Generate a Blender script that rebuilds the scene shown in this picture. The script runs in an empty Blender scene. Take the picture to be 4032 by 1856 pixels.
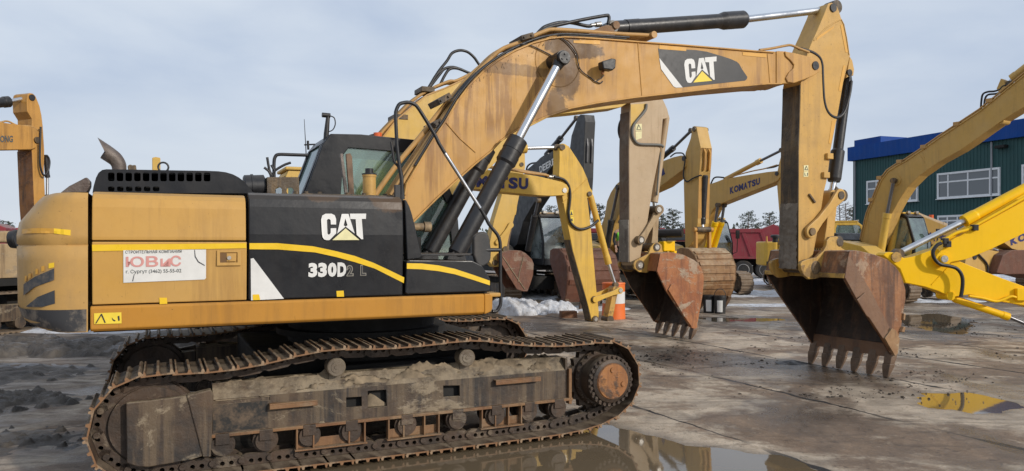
import bpy, bmesh, math, random
from mathutils import Vector, Matrix
from mathutils.geometry import tessellate_polygon
random.seed(7)
R = math.radians
scene = bpy.context.scene
col = scene.collection
# ---------------------------------------------------------------- camera constants (pixels of the 4032 x 1856 photograph)
FN, CX, HY, H = 2911.0, 2016.0, 960.0, 1.93

class MB:
    """collects geometry for ONE mesh object"""
    def __init__(s): s.v=[]; s.f=[]; s.sm=[]; s.mi=[]; s.m=0
    def add(s, vs, fs, smooth=False):
        b=len(s.v); s.v += [tuple(p) for p in vs]
        for f in fs: s.f.append(tuple(i+b for i in f)); s.sm.append(smooth); s.mi.append(s.m)
        return s
    def prism(s, pts, l0, l1, holes=()):
        """polygon in (u,z) extruded across lat l0..l1"""
        if holes:
            loops=[list(pts)]+[list(h) for h in holes]
            flat=[p for lp in loops for p in lp]
            tris=tessellate_polygon([[Vector((x,y,0)) for x,y in lp] for lp in loops])
            n=len(flat)
            vs=[(u,l0,z) for u,z in flat]+[(u,l1,z) for u,z in flat]
            fs=[tuple(t) for t in tris]+[tuple(i+n for i in reversed(t)) for t in tris]
            k=0
            for lp in loops:
                m=len(lp)
                for i in range(m):
                    a=k+i; b=k+(i+1)%m; fs.append((a,b,b+n,a+n))
                k+=m
            return s.add(vs,fs)
        n=len(pts)
        vs=[(u,l0,z) for u,z in pts]+[(u,l1,z) for u,z in pts]
        fs=[tuple(range(n)), tuple(range(2*n-1,n-1,-1))]
        for i in range(n):
            j=(i+1)%n; fs.append((i,i+n,j+n,j))
        return s.add(vs,fs)
    def prism_u(s, pts, u0, u1):
        n=len(pts)
        vs=[(u0,l,z) for l,z in pts]+[(u1,l,z) for l,z in pts]
        fs=[tuple(range(n)), tuple(range(2*n-1,n-1,-1))]
        for i in range(n):
            j=(i+1)%n; fs.append((i,i+n,j+n,j))
        return s.add(vs,fs)
    def prism_z(s, pts, z0, z1):
        n=len(pts)
        vs=[(x,y,z0) for x,y in pts]+[(x,y,z1) for x,y in pts]
        fs=[tuple(range(n)), tuple(range(2*n-1,n-1,-1))]
        for i in range(n):
            j=(i+1)%n; fs.append((i,i+n,j+n,j))
        return s.add(vs,fs)
    def box(s,u0,u1,l0,l1,z0,z1): return s.prism([(u0,z0),(u1,z0),(u1,z1),(u0,z1)],l0,l1)
    def tube(s, pts, r, n=10, cap=True):
        pts=[Vector(p) for p in pts]; k=len(pts)
        rs=r if isinstance(r,(list,tuple)) else [r]*k
        tg=[]
        for i in range(k):
            a=pts[max(i-1,0)]; b=pts[min(i+1,k-1)]; d=(b-a)
            tg.append(d.normalized() if d.length>1e-9 else Vector((0,0,1)))
        up=Vector((0,0,1)) if abs(tg[0].z)<.9 else Vector((0,1,0))
        nx=tg[0].cross(up).normalized(); vs=[]
        for i in range(k):
            nx=(nx-tg[i]*nx.dot(tg[i])).normalized(); ny=tg[i].cross(nx)
            for j in range(n):
                a=2*math.pi*j/n; vs.append(pts[i]+(nx*math.cos(a)+ny*math.sin(a))*rs[i])
        fs=[]
        for i in range(k-1):
            for j in range(n):
                a=i*n+j; b=i*n+(j+1)%n; fs.append((a,b,b+n,a+n))
        s.add(vs,fs,True)
        if cap:
            s.add([vs[j] for j in range(n)],[tuple(reversed(range(n)))])
            s.add([vs[(k-1)*n+j] for j in range(n)],[tuple(range(n))])
        return s
    def cyl(s,a,b,r,n=20,r2=None): return s.lathe(a,b,[(0,r),(1,r if r2 is None else r2)],n)
    def lathe(s,a,b,prof,n=20):
        """prof = [(fraction along a->b, radius)]; steps give hard edges"""
        a=Vector(a); b=Vector(b); d=b-a; t=d.normalized()
        up=Vector((0,0,1)) if abs(t.z)<.9 else Vector((1,0,0))
        nx=t.cross(up).normalized(); ny=t.cross(nx)
        rings=[]
        for f,r in prof:
            rings.append([a+d*f+(nx*math.cos(2*math.pi*j/n)+ny*math.sin(2*math.pi*j/n))*r for j in range(n)])
        for k in range(len(rings)-1):
            vs=rings[k]+rings[k+1]
            s.add(vs,[(j,j+n,(j+1)%n+n,(j+1)%n) for j in range(n)], abs(prof[k][0]-prof[k+1][0])>1e-6)
        s.add(rings[0],[tuple(range(n))]); s.add(rings[-1],[tuple(reversed(range(n)))])
        return s
    def pin(s,u,z,l0,l1,r,n=20): return s.cyl((u,l0,z),(u,l1,z),r,n)
    def quad(s,a,b,c,d): return s.add([a,b,c,d],[(0,1,2,3)])
    def build(s,name,mats,parent=None,bevel=0,seg=2,ang=40):
        me=bpy.data.meshes.new(name); me.from_pydata(s.v,[],s.f)
        for m in (mats if isinstance(mats,(list,tuple)) else [mats]): me.materials.append(m)
        me.polygons.foreach_set('use_smooth',s.sm); me.polygons.foreach_set('material_index',s.mi)
        bm=bmesh.new(); bm.from_mesh(me); bmesh.ops.recalc_face_normals(bm,faces=bm.faces); bm.to_mesh(me); bm.free()
        o=bpy.data.objects.new(name,me); col.objects.link(o)
        if parent is not None: o.parent=parent
        if bevel:
            b=o.modifiers.new('bevel','BEVEL'); b.width=bevel; b.segments=seg; b.limit_method='ANGLE'; b.angle_limit=R(ang); b.harden_normals=False
        return o

def tag(o,label=None,cat=None,group=None,kind=None):
    if label: o['label']=label
    if cat: o['category']=cat
    if group: o['group']=group
    if kind: o['kind']=kind
    return o
def empty(name,loc,rz=0):
    o=bpy.data.objects.new(name,None); col.objects.link(o); o.location=loc; o.rotation_euler=(0,0,rz); o.empty_display_size=.3
    return o
def gpt(px,py,z=0):
    """point of the level z seen at a photograph pixel"""
    t=(H-z)*FN/(py-HY); return ((px-CX)/FN*t, t, z)
def wpt(px,py,t): return ((px-CX)/FN*t, t, H-(py-HY)/FN*t)

class Fr:
    """upright plane frame of a machine: X forward, Y to its left, Z up"""
    def __init__(s,O,F):
        l=math.hypot(*F); s.F=(F[0]/l,F[1]/l); s.L=(-s.F[1],s.F[0]); s.O=O
    def uz(s,px,py,lat=0):
        a=(px-CX)/FN; C=(s.O[0]+lat*s.L[0],s.O[1]+lat*s.L[1]); F=s.F
        t=(C[0]*F[1]-C[1]*F[0])/(a*F[1]-F[0])
        return ((t*a-C[0])*F[0]+(t-C[1])*F[1], H-t*(py-HY)/FN)
    def p(s,px,py,lat=0):
        u,z=s.uz(px,py,lat); return Vector((u,lat,z))
    def U(s,pts,lat=0): return [s.uz(x,y,lat) for x,y in pts]
    def root(s,name): return empty(name,(s.O[0],s.O[1],0),math.atan2(s.F[1],s.F[0]))
    def local(s,w):
        dx,dy=w[0]-s.O[0],w[1]-s.O[1]; return Vector((dx*s.F[0]+dy*s.F[1],dx*s.L[0]+dy*s.L[1],w[2]))
def frame_at(px,t,F,ushift):
    l=math.hypot(*F); F=(F[0]/l,F[1]/l); x=(px-CX)/FN*t
    return Fr((x-ushift*F[0],t-ushift*F[1]),F)

def smooth_path(pts,k=6):
    """Catmull-Rom through the points"""
    P=[Vector(p) for p in pts]; out=[]
    for i in range(len(P)-1):
        p0=P[max(i-1,0)];p1=P[i];p2=P[i+1];p3=P[min(i+2,len(P)-1)]
        for j in range(k):
            t=j/k; out.append(.5*((2*p1)+(p2-p0)*t+(2*p0-5*p1+4*p2-p3)*t*t+(3*p1-p0-3*p2+p3)*t**3))
    out.append(P[-1]); return out
def offset_line(line,d):
    """polyline moved sideways by d in its 2-D plane"""
    out=[]
    for i in range(len(line)):
        a=line[max(i-1,0)]; b=line[min(i+1,len(line)-1)]
        dx,dy=b[0]-a[0],b[1]-a[1]; l=math.hypot(dx,dy) or 1
        out.append((line[i][0]-dy/l*d,line[i][1]+dx/l*d))
    return out
def strip(mb,line,th,l0,l1): return mb.prism(list(line)+offset_line(line,th)[::-1],l0,l1)

# ---------------------------------------------------------------- lettering: unit-box polygons
def font_polys(txt,bold=.0,sx=1.0):
    cu=bpy.data.curves.new('t','FONT'); cu.body=txt; cu.offset=bold; cu.resolution_u=3
    o=bpy.data.objects.new('t',cu); col.objects.link(o)
    dg=bpy.context.evaluated_depsgraph_get(); me=o.evaluated_get(dg).to_mesh()
    vs=[(v.co.x,v.co.y) for v in me.vertices]; fs=[tuple(p.vertices) for p in me.polygons]
    o.evaluated_get(dg).to_mesh_clear(); bpy.data.objects.remove(o); bpy.data.curves.remove(cu)
    x0=min(v[0] for v in vs);x1=max(v[0] for v in vs);y0=min(v[1] for v in vs);y1=max(v[1] for v in vs)
    return [((x-x0)/(x1-x0),(y-y0)/(y1-y0)) for x,y in vs],fs
def unit(polys,box):
    x0,y0,x1,y1=box; vs=[];fs=[]
    for p in polys:
        b=len(vs); vs+=[((x-x0)/(x1-x0),(y1-y)/(y1-y0)) for x,y in p]; fs.append(tuple(range(b,b+len(p))))
    return vs,fs
def decal(mb,shape,quad,fr,lat,off=.004,side=-1,surf=None):
    """unit-box lettering mapped into a pixel quad TL,TR,BR,BL on the plane lat of a machine"""
    vs,fs=shape; TL,TR,BR,BL=quad; out=[]
    for x,y in vs:
        top=(TL[0]+(TR[0]-TL[0])*x,TL[1]+(TR[1]-TL[1])*x); bot=(BL[0]+(BR[0]-BL[0])*x,BL[1]+(BR[1]-BL[1])*x)
        u,z=fr.uz(bot[0]+(top[0]-bot[0])*y,bot[1]+(top[1]-bot[1])*y,lat)
        l=surf(z) if surf else lat
        out.append((u,l+side*off,z))
    mb.add(out,fs); return mb
def decal_px(mb,pts,fr,lat,off=.004,side=-1,surf=None):
    out=[]
    for x,y in pts:
        u,z=fr.uz(x,y,lat); out.append((u,(surf(z) if surf else lat)+side*off,z))
    mb.add(out,[tuple(range(len(out)))]); return mb
CAT_BOX=(725,497,1080,708)
CAT_L=unit([[(843,583),(801,583),(800,548),(790,540),(778,540),(771,550),(774,655),(782,663),(792,660),(799,648),(800,613),(843,612),(843,652),(800,696),(788,706),(768,706),(748,700),(736,682),(731,660),(725,545),(735,512),(760,498),(808,498),(833,510),(843,540)],
 [(888,500),(916,500),(916,535),(902,590),(917,600),(850,655)],[(916,500),(941,500),(988,655),(917,600),(932,590),(916,535)],
 [(952,498),(1080,498),(1077,540),(1045,540),(1055,700),(1040,700),(1003,665),(997,542),(955,540)]],CAT_BOX)
CAT_T=unit([[(917,614),(1025,706),(812,706)]],CAT_BOX)
# ---------------------------------------------------------------- materials
class NT:
    def __init__(s,name):
        s.mat=bpy.data.materials.new(name); s.mat.use_nodes=True; s.t=s.mat.node_tree; s.n=s.t.nodes; s.l=s.t.links
        s.b=s.n['Principled BSDF']; s.out=s.n['Material Output']
    def node(s,ty,**kw):
        n=s.n.new(ty)
        for k,v in kw.items():
            if k in n.inputs: n.inputs[k].default_value=v
            else: setattr(n,k,v)
        return n
    def coord(s,scale=(1,1,1),which='Object'):
        tc=s.node('ShaderNodeTexCoord'); mp=s.node('ShaderNodeMapping'); mp.inputs['Scale'].default_value=scale
        s.l.new(tc.outputs[which],mp.inputs['Vector']); return mp.outputs['Vector']
    def noise(s,scale,detail=4,rough=.55,vec=None,dist=0):
        n=s.node('ShaderNodeTexNoise'); n.inputs['Scale'].default_value=scale; n.inputs['Detail'].default_value=detail
        n.inputs['Roughness'].default_value=rough; n.inputs['Distortion'].default_value=dist
        s.l.new(vec if vec is not None else s.coord(),n.inputs['Vector']); return n.outputs['Fac']
    def ramp(s,fac,a,b,ca=(0,0,0,1),cb=(1,1,1,1)):
        r=s.node('ShaderNodeValToRGB'); e=r.color_ramp.elements
        e[0].position=a; e[0].color=ca; e[1].position=b; e[1].color=cb
        s.l.new(fac,r.inputs['Fac']); return r.outputs['Color']
    def mix(s,fac,a,b,blend='MIX'):
        m=s.node('ShaderNodeMix',data_type='RGBA',blend_type=blend)
        for sock,v in ((m.inputs[0],fac),(m.inputs[6],a),(m.inputs[7],b)):
            if isinstance(v,(int,float)): sock.default_value=v
            elif isinstance(v,tuple): sock.default_value=v if len(v)==4 else v+(1,)
            else: s.l.new(v,sock)
        return m.outputs[2]
    def math(s,op,a,b=0.0,c=None):
        m=s.node('ShaderNodeMath',operation=op)
        for i,v in enumerate((a,b) if c is None else (a,b,c)):
            if isinstance(v,(int,float)): m.inputs[i].default_value=v
            else: s.l.new(v,m.inputs[i])
        return m.outputs[0]
    def set(s,sock,v):
        i=s.b.inputs[sock]
        if isinstance(v,(int,float)): i.default_value=v
        elif isinstance(v,tuple): i.default_value=v if len(v)==4 else v+(1,)
        else: s.l.new(v,i)
    def bump(s,h,strength=.3,dist=.02):
        b=s.node('ShaderNodeBump'); b.inputs['Strength'].default_value=strength; b.inputs['Distance'].default_value=dist
        s.l.new(h,b.inputs['Height']); s.l.new(b.outputs['Normal'],s.b.inputs['Normal'])
    def upness(s):
        g=s.node('ShaderNodeNewGeometry'); x=s.node('ShaderNodeSeparateXYZ'); s.l.new(g.outputs['Normal'],x.inputs[0]); return x.outputs['Z']

def paint(name,c,fade=(.5,.36,.2),rust=(.09,.045,.025),wear=.5,dirt=(.12,.085,.055),rough=.45,streak=.5,grease=0.0,spec=.35,scratch=.35,updust=.55,stains=(),drips=()):
    """weathered machine paint: faded patches, run-down dirt streaks, chips, dust on top faces"""
    t=NT(name)
    big=t.noise(1.1,5,.6); k=t.mix(t.ramp(big,.35,.75),c,tuple(.62*x+.38*y for x,y in zip(c,fade)))
    st=t.noise(1,6,.62,t.coord((9,9,.55)),.3); sm=t.ramp(st,.50,.66)
    low=t.ramp(t.noise(.9,3),.38,.62)
    k=t.mix(t.math('MULTIPLY',t.math('MULTIPLY',sm,low),streak),k,dirt)
    film=t.ramp(t.noise(3.2,8,.72),.44,.8); k=t.mix(t.math('MULTIPLY',film,.34*wear+.10),k,dirt)
    if grease:
        g=t.ramp(t.noise(2.3,7,.68,t.coord((1,1,.6)),.6),.6,.66); k=t.mix(t.math('MULTIPLY',g,grease),k,(.03,.024,.02))
    if stains or drips:
        co=t.coord(); sp=t.node('ShaderNodeSeparateXYZ'); t.l.new(co,sp.inputs[0])
        def ell(c):
            a=t.math('DIVIDE',t.math('SUBTRACT',sp.outputs['X'],c[0]),c[2]); b=t.math('DIVIDE',t.math('SUBTRACT',sp.outputs['Z'],c[1]),c[3])
            return t.math('MAXIMUM',t.math('SUBTRACT',1.0,t.math('ADD',t.math('MULTIPLY',a,a),t.math('MULTIPLY',b,b))),0.0)
        dn=t.noise(1,6,.62,t.coord((11,11,.9)),.35)
        for q_ in drips:
            f=t.math('MULTIPLY',t.ramp(ell(q_),0,.5),t.ramp(dn,.47,.56)); k=t.mix(t.math('MULTIPLY',f,q_[4]),k,(.27,.135,.05))
        fn=t.noise(17,9,.8); bn=t.noise(4.5,7,.7)
        for q_ in stains:
            e=ell(q_); v=t.math('ADD',t.math('MULTIPLY',e,.55),t.math('ADD',t.math('MULTIPLY',fn,.5),t.math('MULTIPLY',bn,.5)))
            k=t.mix(t.math('MULTIPLY',t.math('MULTIPLY',t.ramp(v,.72,.80),t.ramp(e,0,.25)),q_[4]),k,(.085,.045,.02))
    chips=t.ramp(t.noise(26,6,.75),.69-.05*wear,.715-.05*wear); k=t.mix(t.math('MULTIPLY',chips,.85),k,rust)
    if scratch:
        sc=t.ramp(t.noise(1,2,.5,t.coord((70,70,6)),1.2),.70,.73); k=t.mix(t.math('MULTIPLY',sc,scratch),k,tuple(.5*x for x in c))
    up=t.ramp(t.upness(),.55,.95); k=t.mix(t.math('MULTIPLY',up,updust),k,(.22,.17,.115))
    t.set('Base Color',k)
    t.set('Roughness',t.ramp(t.noise(5,4),.3,.8,(rough-.08,)*3+(1,),(rough+.25,)*3+(1,)))
    t.set('Specular IOR Level',spec)
    t.bump(t.noise(9,5,.6),.10,.02)
    return t.mat
def plain(name,c,rough=.5,metal=0.0,var=.25,scale=6,bump=.1,dust=0.0,spec=.5):
    t=NT(name); n=t.noise(scale,5,.6)
    k=t.mix(t.ramp(n,.3,.75),tuple(x*(1-var) for x in c),tuple(min(1,x*(1+var)) for x in c))
    if dust:
        k=t.mix(t.math('MULTIPLY',t.ramp(t.noise(3,7,.7),.45,.75),dust),k,(.16,.125,.09))
        k=t.mix(t.math('MULTIPLY',t.ramp(t.upness(),.5,.95),dust),k,(.2,.16,.115))
    t.set('Base Color',k); t.set('Metallic',metal)
    t.set('Roughness',t.ramp(t.noise(scale*2,4),.3,.75,(max(.02,rough-.1),)*3+(1,),(rough+.12,)*3+(1,)))
    t.set('Specular IOR Level',spec)
    if bump: t.bump(t.noise(scale*4,5),bump,.01)
    return t.mat
def rusty(name,c1,c2,c3,mud=(.24,.19,.13),mudamt=.4,rough=.75,metal=0.0,thr=.53,runs=None):
    """rusted or muddy steel: three tones, vertical runs, dried mud"""
    t=NT(name); k=t.mix(t.ramp(t.noise(2.2,8,.68),.36,.66),c1,c2)
    k=t.mix(t.ramp(t.noise(1,7,.66,t.coord((7,7,.8)),.4),.5,.72),k,c3)
    if runs: k=t.mix(t.math('MULTIPLY',t.ramp(t.noise(1,6,.6,t.coord((13,13,.9)),.2),.47,.6),.8),k,runs)
    m=t.noise(1.7,9,.72,t.coord((1,1,1.3)),.5); mm=t.ramp(m,thr,thr+.05)
    up=t.ramp(t.upness(),.25,.8)
    f=t.math('MULTIPLY',mm,mudamt); f=t.math('MAXIMUM',f,t.math('MULTIPLY',t.math('MULTIPLY',up,t.ramp(t.noise(4,8,.7),.38,.56)),min(1,mudamt*1.8)))
    k=t.mix(f,k,t.mix(t.ramp(t.noise(9,6,.7),.35,.65),tuple(.62*x for x in mud),mud)); sp=t.ramp(t.noise(38,5,.7),.6,.68); k=t.mix(t.math('MULTIPLY',sp,.45),k,tuple(.35*x for x in c1))
    t.set('Base Color',k); t.set('Roughness',t.ramp(t.noise(6,5),.3,.7,(rough-.18,)*3+(1,),(rough+.12,)*3+(1,)))
    t.set('Metallic',metal)
    t.bump(t.math('ADD',t.noise(14,8,.7),t.math('MULTIPLY',f,.6)),.45,.02)
    return t.mat
M={}
M['gold']=paint('faded_gold_paint',(.55,.305,.072),(.56,.36,.14),wear=.3,streak=.55,dirt=(.30,.16,.055),updust=.3)
M['gold_boom']=paint('boom_gold_paint',(.56,.30,.078),(.58,.355,.13),wear=.4,streak=.9,dirt=(.30,.155,.06),rust=(.08,.045,.025),stains=[(2.52,4.28,.55,.16,.85),(2.42,3.95,.24,.42,.8),(2.28,3.55,.20,.32,.75),(1.55,3.95,1.1,.10,.5)],drips=[(1.45,3.62,.95,.55,.75),(.75,2.95,.5,.5,.45),(2.6,4.1,.6,.4,.5)])
M['gold_stick']=paint('stick_gold_paint',(.60,.345,.085),(.60,.40,.16),wear=.95,streak=.4,dirt=(.24,.15,.07))
M['pale_tan']=paint('pale_tan_paint',(.49,.355,.215),(.50,.40,.28),wear=.75,streak=.5,dirt=(.3,.2,.11))
M['yellow']=paint('yellow_paint',(.72,.44,.06),(.66,.46,.16),wear=.55,streak=.5,dirt=(.28,.17,.06))
M['warm_yellow']=paint('warm_yellow_paint',(.64,.40,.085),(.62,.45,.19),wear=.35,streak=.45,dirt=(.28,.19,.09))
M['tan_yellow']=paint('tan_yellow_paint',(.56,.335,.085),(.57,.39,.17),wear=.4,streak=.45,dirt=(.26,.16,.07))
M['bright']=paint('bright_yellow_paint',(.97,.56,.004),(.92,.56,.02),wear=.0,streak=.15,dirt=(.5,.29,.02),scratch=.1,spec=.2,updust=.25)
M['orange']=paint('orange_paint',(.52,.24,.045),(.54,.33,.13),wear=.6,streak=.8,dirt=(.17,.085,.03),grease=.55)
M['orange_light']=paint('faded_orange_paint',(.54,.27,.06),(.54,.33,.13),wear=.5,streak=.7,dirt=(.20,.10,.035))
M['grime']=rusty('greasy_steel',(.035,.027,.022),(.12,.08,.04),(.26,.155,.06),(.22,.17,.11),.35,.6)
M['concrete_caked']=rusty('caked_mud_steel',(.15,.12,.09),(.26,.22,.175),(.08,.06,.045),(.38,.33,.26),.8,.85)
M['black_panel']=paint('black_panel_paint',(.010,.011,.014),(.020,.020,.022),rust=(.08,.065,.05),wear=.05,streak=.3,dirt=(.035,.029,.025),rough=.33,scratch=.1,updust=.35)
M['black']=plain('black_rubber',(.016,.016,.018),.45,0,.3,9,.08,.12)
M['black_steel']=plain('black_cylinder_paint',(.018,.018,.02),.38,0,.35,7,.1,.16)
M['dark_void']=plain('dark_steel',(.012,.011,.010),.8,0,.3,5,.1)
M['chrome']=plain('chrome',(.66,.67,.69),.24,1.0,.03,2,0)
M['chrome_far']=plain('worn_chrome',(.55,.56,.58),.42,1.0,.03,2,0)
M['bolt']=plain('bare_steel',(.42,.40,.37),.4,.85,.25,20,.1,.15)
M['bucket']=rusty('bucket_rust',(.13,.048,.022),(.36,.16,.062),(.055,.029,.020),(.50,.37,.25),.60,.5,thr=.545,runs=(.085,.042,.025))
M['bucket_red']=rusty('red_bucket_rust',(.27,.085,.028),(.45,.18,.06),(.14,.052,.024),(.48,.38,.27),.8,.6,thr=.515)
M['bucket_shade']=rusty('shaded_bucket_inside',(.026,.018,.014),(.055,.033,.022),(.14,.072,.038),(.13,.10,.075),.5,.6)  # near-black rust tones put the shade inside the buckets into colour
M['bucket_brown']=rusty('brown_bucket_rust',(.15,.055,.03),(.11,.045,.026),(.08,.036,.022),(.2,.13,.09),.25,.7)
M['bucket_plate']=rusty('striped_bucket_rust',(.22,.105,.04),(.34,.20,.095),(.10,.05,.025),(.50,.38,.24),.5,.7)
M['tooth']=rusty('worn_tooth_steel',(.095,.056,.033),(.19,.115,.068),(.04,.028,.021),(.27,.20,.14),.4,.55,thr=.55)
M['track']=rusty('muddy_track_steel',(.036,.025,.018),(.085,.050,.029),(.018,.014,.012),(.36,.28,.19),.35,.6,thr=.56)
M['track_edge_lit']=rusty('track_shoe_lit_rust',(.17,.08,.034),(.27,.14,.062),(.07,.042,.025),(.42,.33,.22),.45,.65)  # rust brightened as if lit, for shoe ends and grouser tops
M['frame']=rusty('track_frame_mud',(.026,.022,.020),(.10,.062,.036),(.018,.016,.015),(.42,.335,.225),.55,.62,thr=.545,runs=(.135,.095,.058))
M['frame_rust']=rusty('frame_edge_rust',(.19,.085,.035),(.25,.14,.065),(.08,.046,.027),(.33,.26,.17),.35,.7)
M['hub_rust']=rusty('orange_hub_rust',(.30,.115,.032),(.38,.165,.05),(.20,.08,.03),(.05,.038,.03),.8,.55,thr=.52)
M['white_decal']=plain('white_decal',(.74,.73,.70),.5,0,.08,5,.03,.1)
M['yellow_tape']=plain('yellow_reflective_tape',(.86,.55,.02),.35,0,.1,6,.02,.1)
M['amber_tape']=plain('faded_amber_tape',(.70,.36,.05),.5,0,.12,6,.02,.12)
M['decal_yellow']=plain('yellow_decal',(.84,.62,.05),.5,0,.1,6,0)
M['pale_yellow']=plain('pale_yellow_decal',(.76,.70,.38),.5,0,.12,12,0)
M['decal_black']=plain('black_decal',(.028,.028,.030),.45,0,.25,6,.02,.06)
M['outline_grey']=plain('grey_outline_decal',(.27,.25,.21),.5,0,.1,6,0)
M['navy']=plain('navy_decal',(.02,.022,.12),.5,0,.12,6,0)
M['red_faded']=plain('faded_red_lettering',(.66,.30,.27),.6,0,.06,6,0)
M['red_mark']=plain('red_mark',(.55,.04,.05),.5,0,.1,6,0)
M['ink']=plain('grey_ink',(.09,.10,.10),.6,0,.15,6,0)
M['beacon']=plain('orange_beacon_plastic',(.75,.13,.03),.3,0,.1,6,0)
M['wood']=plain('raw_wood',(.20,.13,.085),.8,0,.35,12,.2)
M['cable']=plain('grey_hose',(.14,.135,.12),.5,0,.2,9,.05)
M['exhaust']=rusty('burnt_exhaust_steel',(.13,.105,.09),(.18,.15,.13),(.09,.06,.05),(.2,.16,.12),.1,.5,.3)
M['tan_pipe']=paint('tan_pipe_paint',(.50,.275,.085),(.5,.34,.16),wear=.5,streak=.4,dirt=(.16,.09,.045))
M['snow']=None
def glass(name,tint,refl=.12,dust=0.0,dc=(.33,.45,.42)):  # the dust mix also adds pale diffuse colour standing in for reflected sky
    t=NT(name); n=t.n; n.remove(t.b)
    tr=t.node('ShaderNodeBsdfTransparent'); tr.inputs['Color'].default_value=tint+(1,)
    gl=t.node('ShaderNodeBsdfGlossy'); gl.inputs['Roughness'].default_value=.03
    lw=t.node('ShaderNodeFresnel'); lw.inputs['IOR'].default_value=1.5
    f=t.math('ADD',lw.outputs[0],refl-.04); mx=t.node('ShaderNodeMixShader')
    t.l.new(f,mx.inputs[0]); t.l.new(tr.outputs[0],mx.inputs[1]); t.l.new(gl.outputs[0],mx.inputs[2])
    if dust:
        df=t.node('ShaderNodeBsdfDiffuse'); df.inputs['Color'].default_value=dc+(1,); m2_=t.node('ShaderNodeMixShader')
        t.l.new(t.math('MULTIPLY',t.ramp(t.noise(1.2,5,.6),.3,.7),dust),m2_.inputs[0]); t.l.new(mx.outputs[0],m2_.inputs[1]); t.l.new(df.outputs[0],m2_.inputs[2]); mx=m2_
    t.l.new(mx.outputs[0],t.out.inputs['Surface']); return t.mat
M['glass']=glass('cab_glass',(.76,.90,.84),.14,.55)  # teal diffuse film painted in for reflections on the panes
M['glass_dusty_sheen']=glass('dusty_sheen_cab_glass',(.62,.70,.67),.25,.45)
def window_glass():
    t=NT('office_window_glass'); t.set('Base Color',(.10,.115,.13)); t.set('Roughness',.07); t.set('Specular IOR Level',.9); return t.mat
M['pane']=window_glass()
M['mud_dry']=plain('dried_mud',(.235,.18,.118),.9,0,.72,5,.8)
M['bolt_mud']=rusty('muddy_roller_steel',(.12,.09,.062),(.22,.18,.13),(.07,.05,.036),(.30,.25,.18),.4,.55)
M['latch_shade_brown']=plain('shadow_brown',(.16,.08,.025),.7,0,.25,8,.1)
M['grease']=plain('old_grease',(.10,.060,.028),.6,0,.4,20,.2)
M['worn_yellow']=rusty('worn_yellow_paint',(.55,.33,.07),(.50,.29,.07),(.12,.075,.04),(.16,.10,.06),.65,.55)
M['bucket_plate_dark']=rusty('bucket_wear_plate',(.17,.085,.045),(.22,.12,.065),(.12,.065,.04),(.27,.20,.14),.2,.6)
M['mirror_back']=plain('dusty_black_plastic',(.03,.03,.032),.55,0,.4,6,.1,.35)
def worn(name,c,under,amt):
    t=NT(name); k=t.mix(t.ramp(t.noise(3.5,8,.72),amt,amt+.12),c,under); t.set('Base Color',k); t.set('Roughness',.6); return t.mat
M['decal_black_worn']=worn('worn_black_chevron',(.045,.048,.055),(.16,.13,.10),.50)
M['black_worn']=worn('scuffed_black_paint',(.035,.035,.038),(.20,.165,.13),.47)
M['gold_cw']=paint('counterweight_gold_paint',(.53,.305,.09),(.44,.31,.165),wear=.75,streak=.8,dirt=(.24,.165,.09),updust=.25)
M['stick_rust']=rusty('rusty_stick_underside',(.13,.085,.055),(.20,.13,.075),(.10,.05,.028),(.26,.21,.15),.4,.7)
M['muddy_tan']=rusty('muddy_tan_steel',(.42,.30,.17),(.36,.25,.13),(.2,.13,.07),(.30,.24,.17),.6,.65)
M['bucket_scuffed']=rusty('scuffed_brown_bucket',(.14,.052,.03),(.20,.08,.04),(.09,.04,.026),(.34,.27,.20),.5,.6)
M['dark_grey']=paint('dark_grey_paint',(.026,.028,.032),(.06,.06,.06),rust=(.12,.08,.05),wear=.25,streak=.4,dirt=(.07,.06,.05),rough=.42,scratch=.2)
M['bolt_dark']=plain('grey_rib_steel',(.09,.09,.095),.5,.2,.25,9,.1)
M['orange_front']=paint('orange_front_paint',(.52,.26,.05),(.5,.3,.11),wear=.7,streak=.7,dirt=(.2,.11,.05),grease=.3)
M['dull_rod']=plain('dull_rod_steel',(.16,.16,.17),.35,.8,.2,9,.05)
M['orange_face']=rusty('stained_orange_steel',(.17,.065,.016),(.27,.115,.028),(.04,.022,.012),(.06,.035,.02),.5,.6)
M['glass_light']=glass('pale_sheen_glass',(.6,.68,.66),.3,.85,(.5,.56,.56))  # paler diffuse film painted in for sky reflection
M['recess_black']=worn('recess_shade_black',(.016,.015,.014),(.12,.082,.052),.46)
M['gold_skirt']=paint('skirt_gold_paint',(.50,.225,.030),(.50,.27,.07),wear=.25,streak=.5,dirt=(.22,.11,.035),spec=.25,updust=.3)
M['black_door']=paint('black_door_paint',(.010,.011,.014),(.020,.020,.022),rust=(.08,.065,.05),wear=.05,streak=.3,dirt=(.035,.029,.025),rough=.33,scratch=.15,updust=.35,stains=[(-.13,2.33,.24,.17,.8),(-.72,2.36,.24,.10,.6)])
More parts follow.
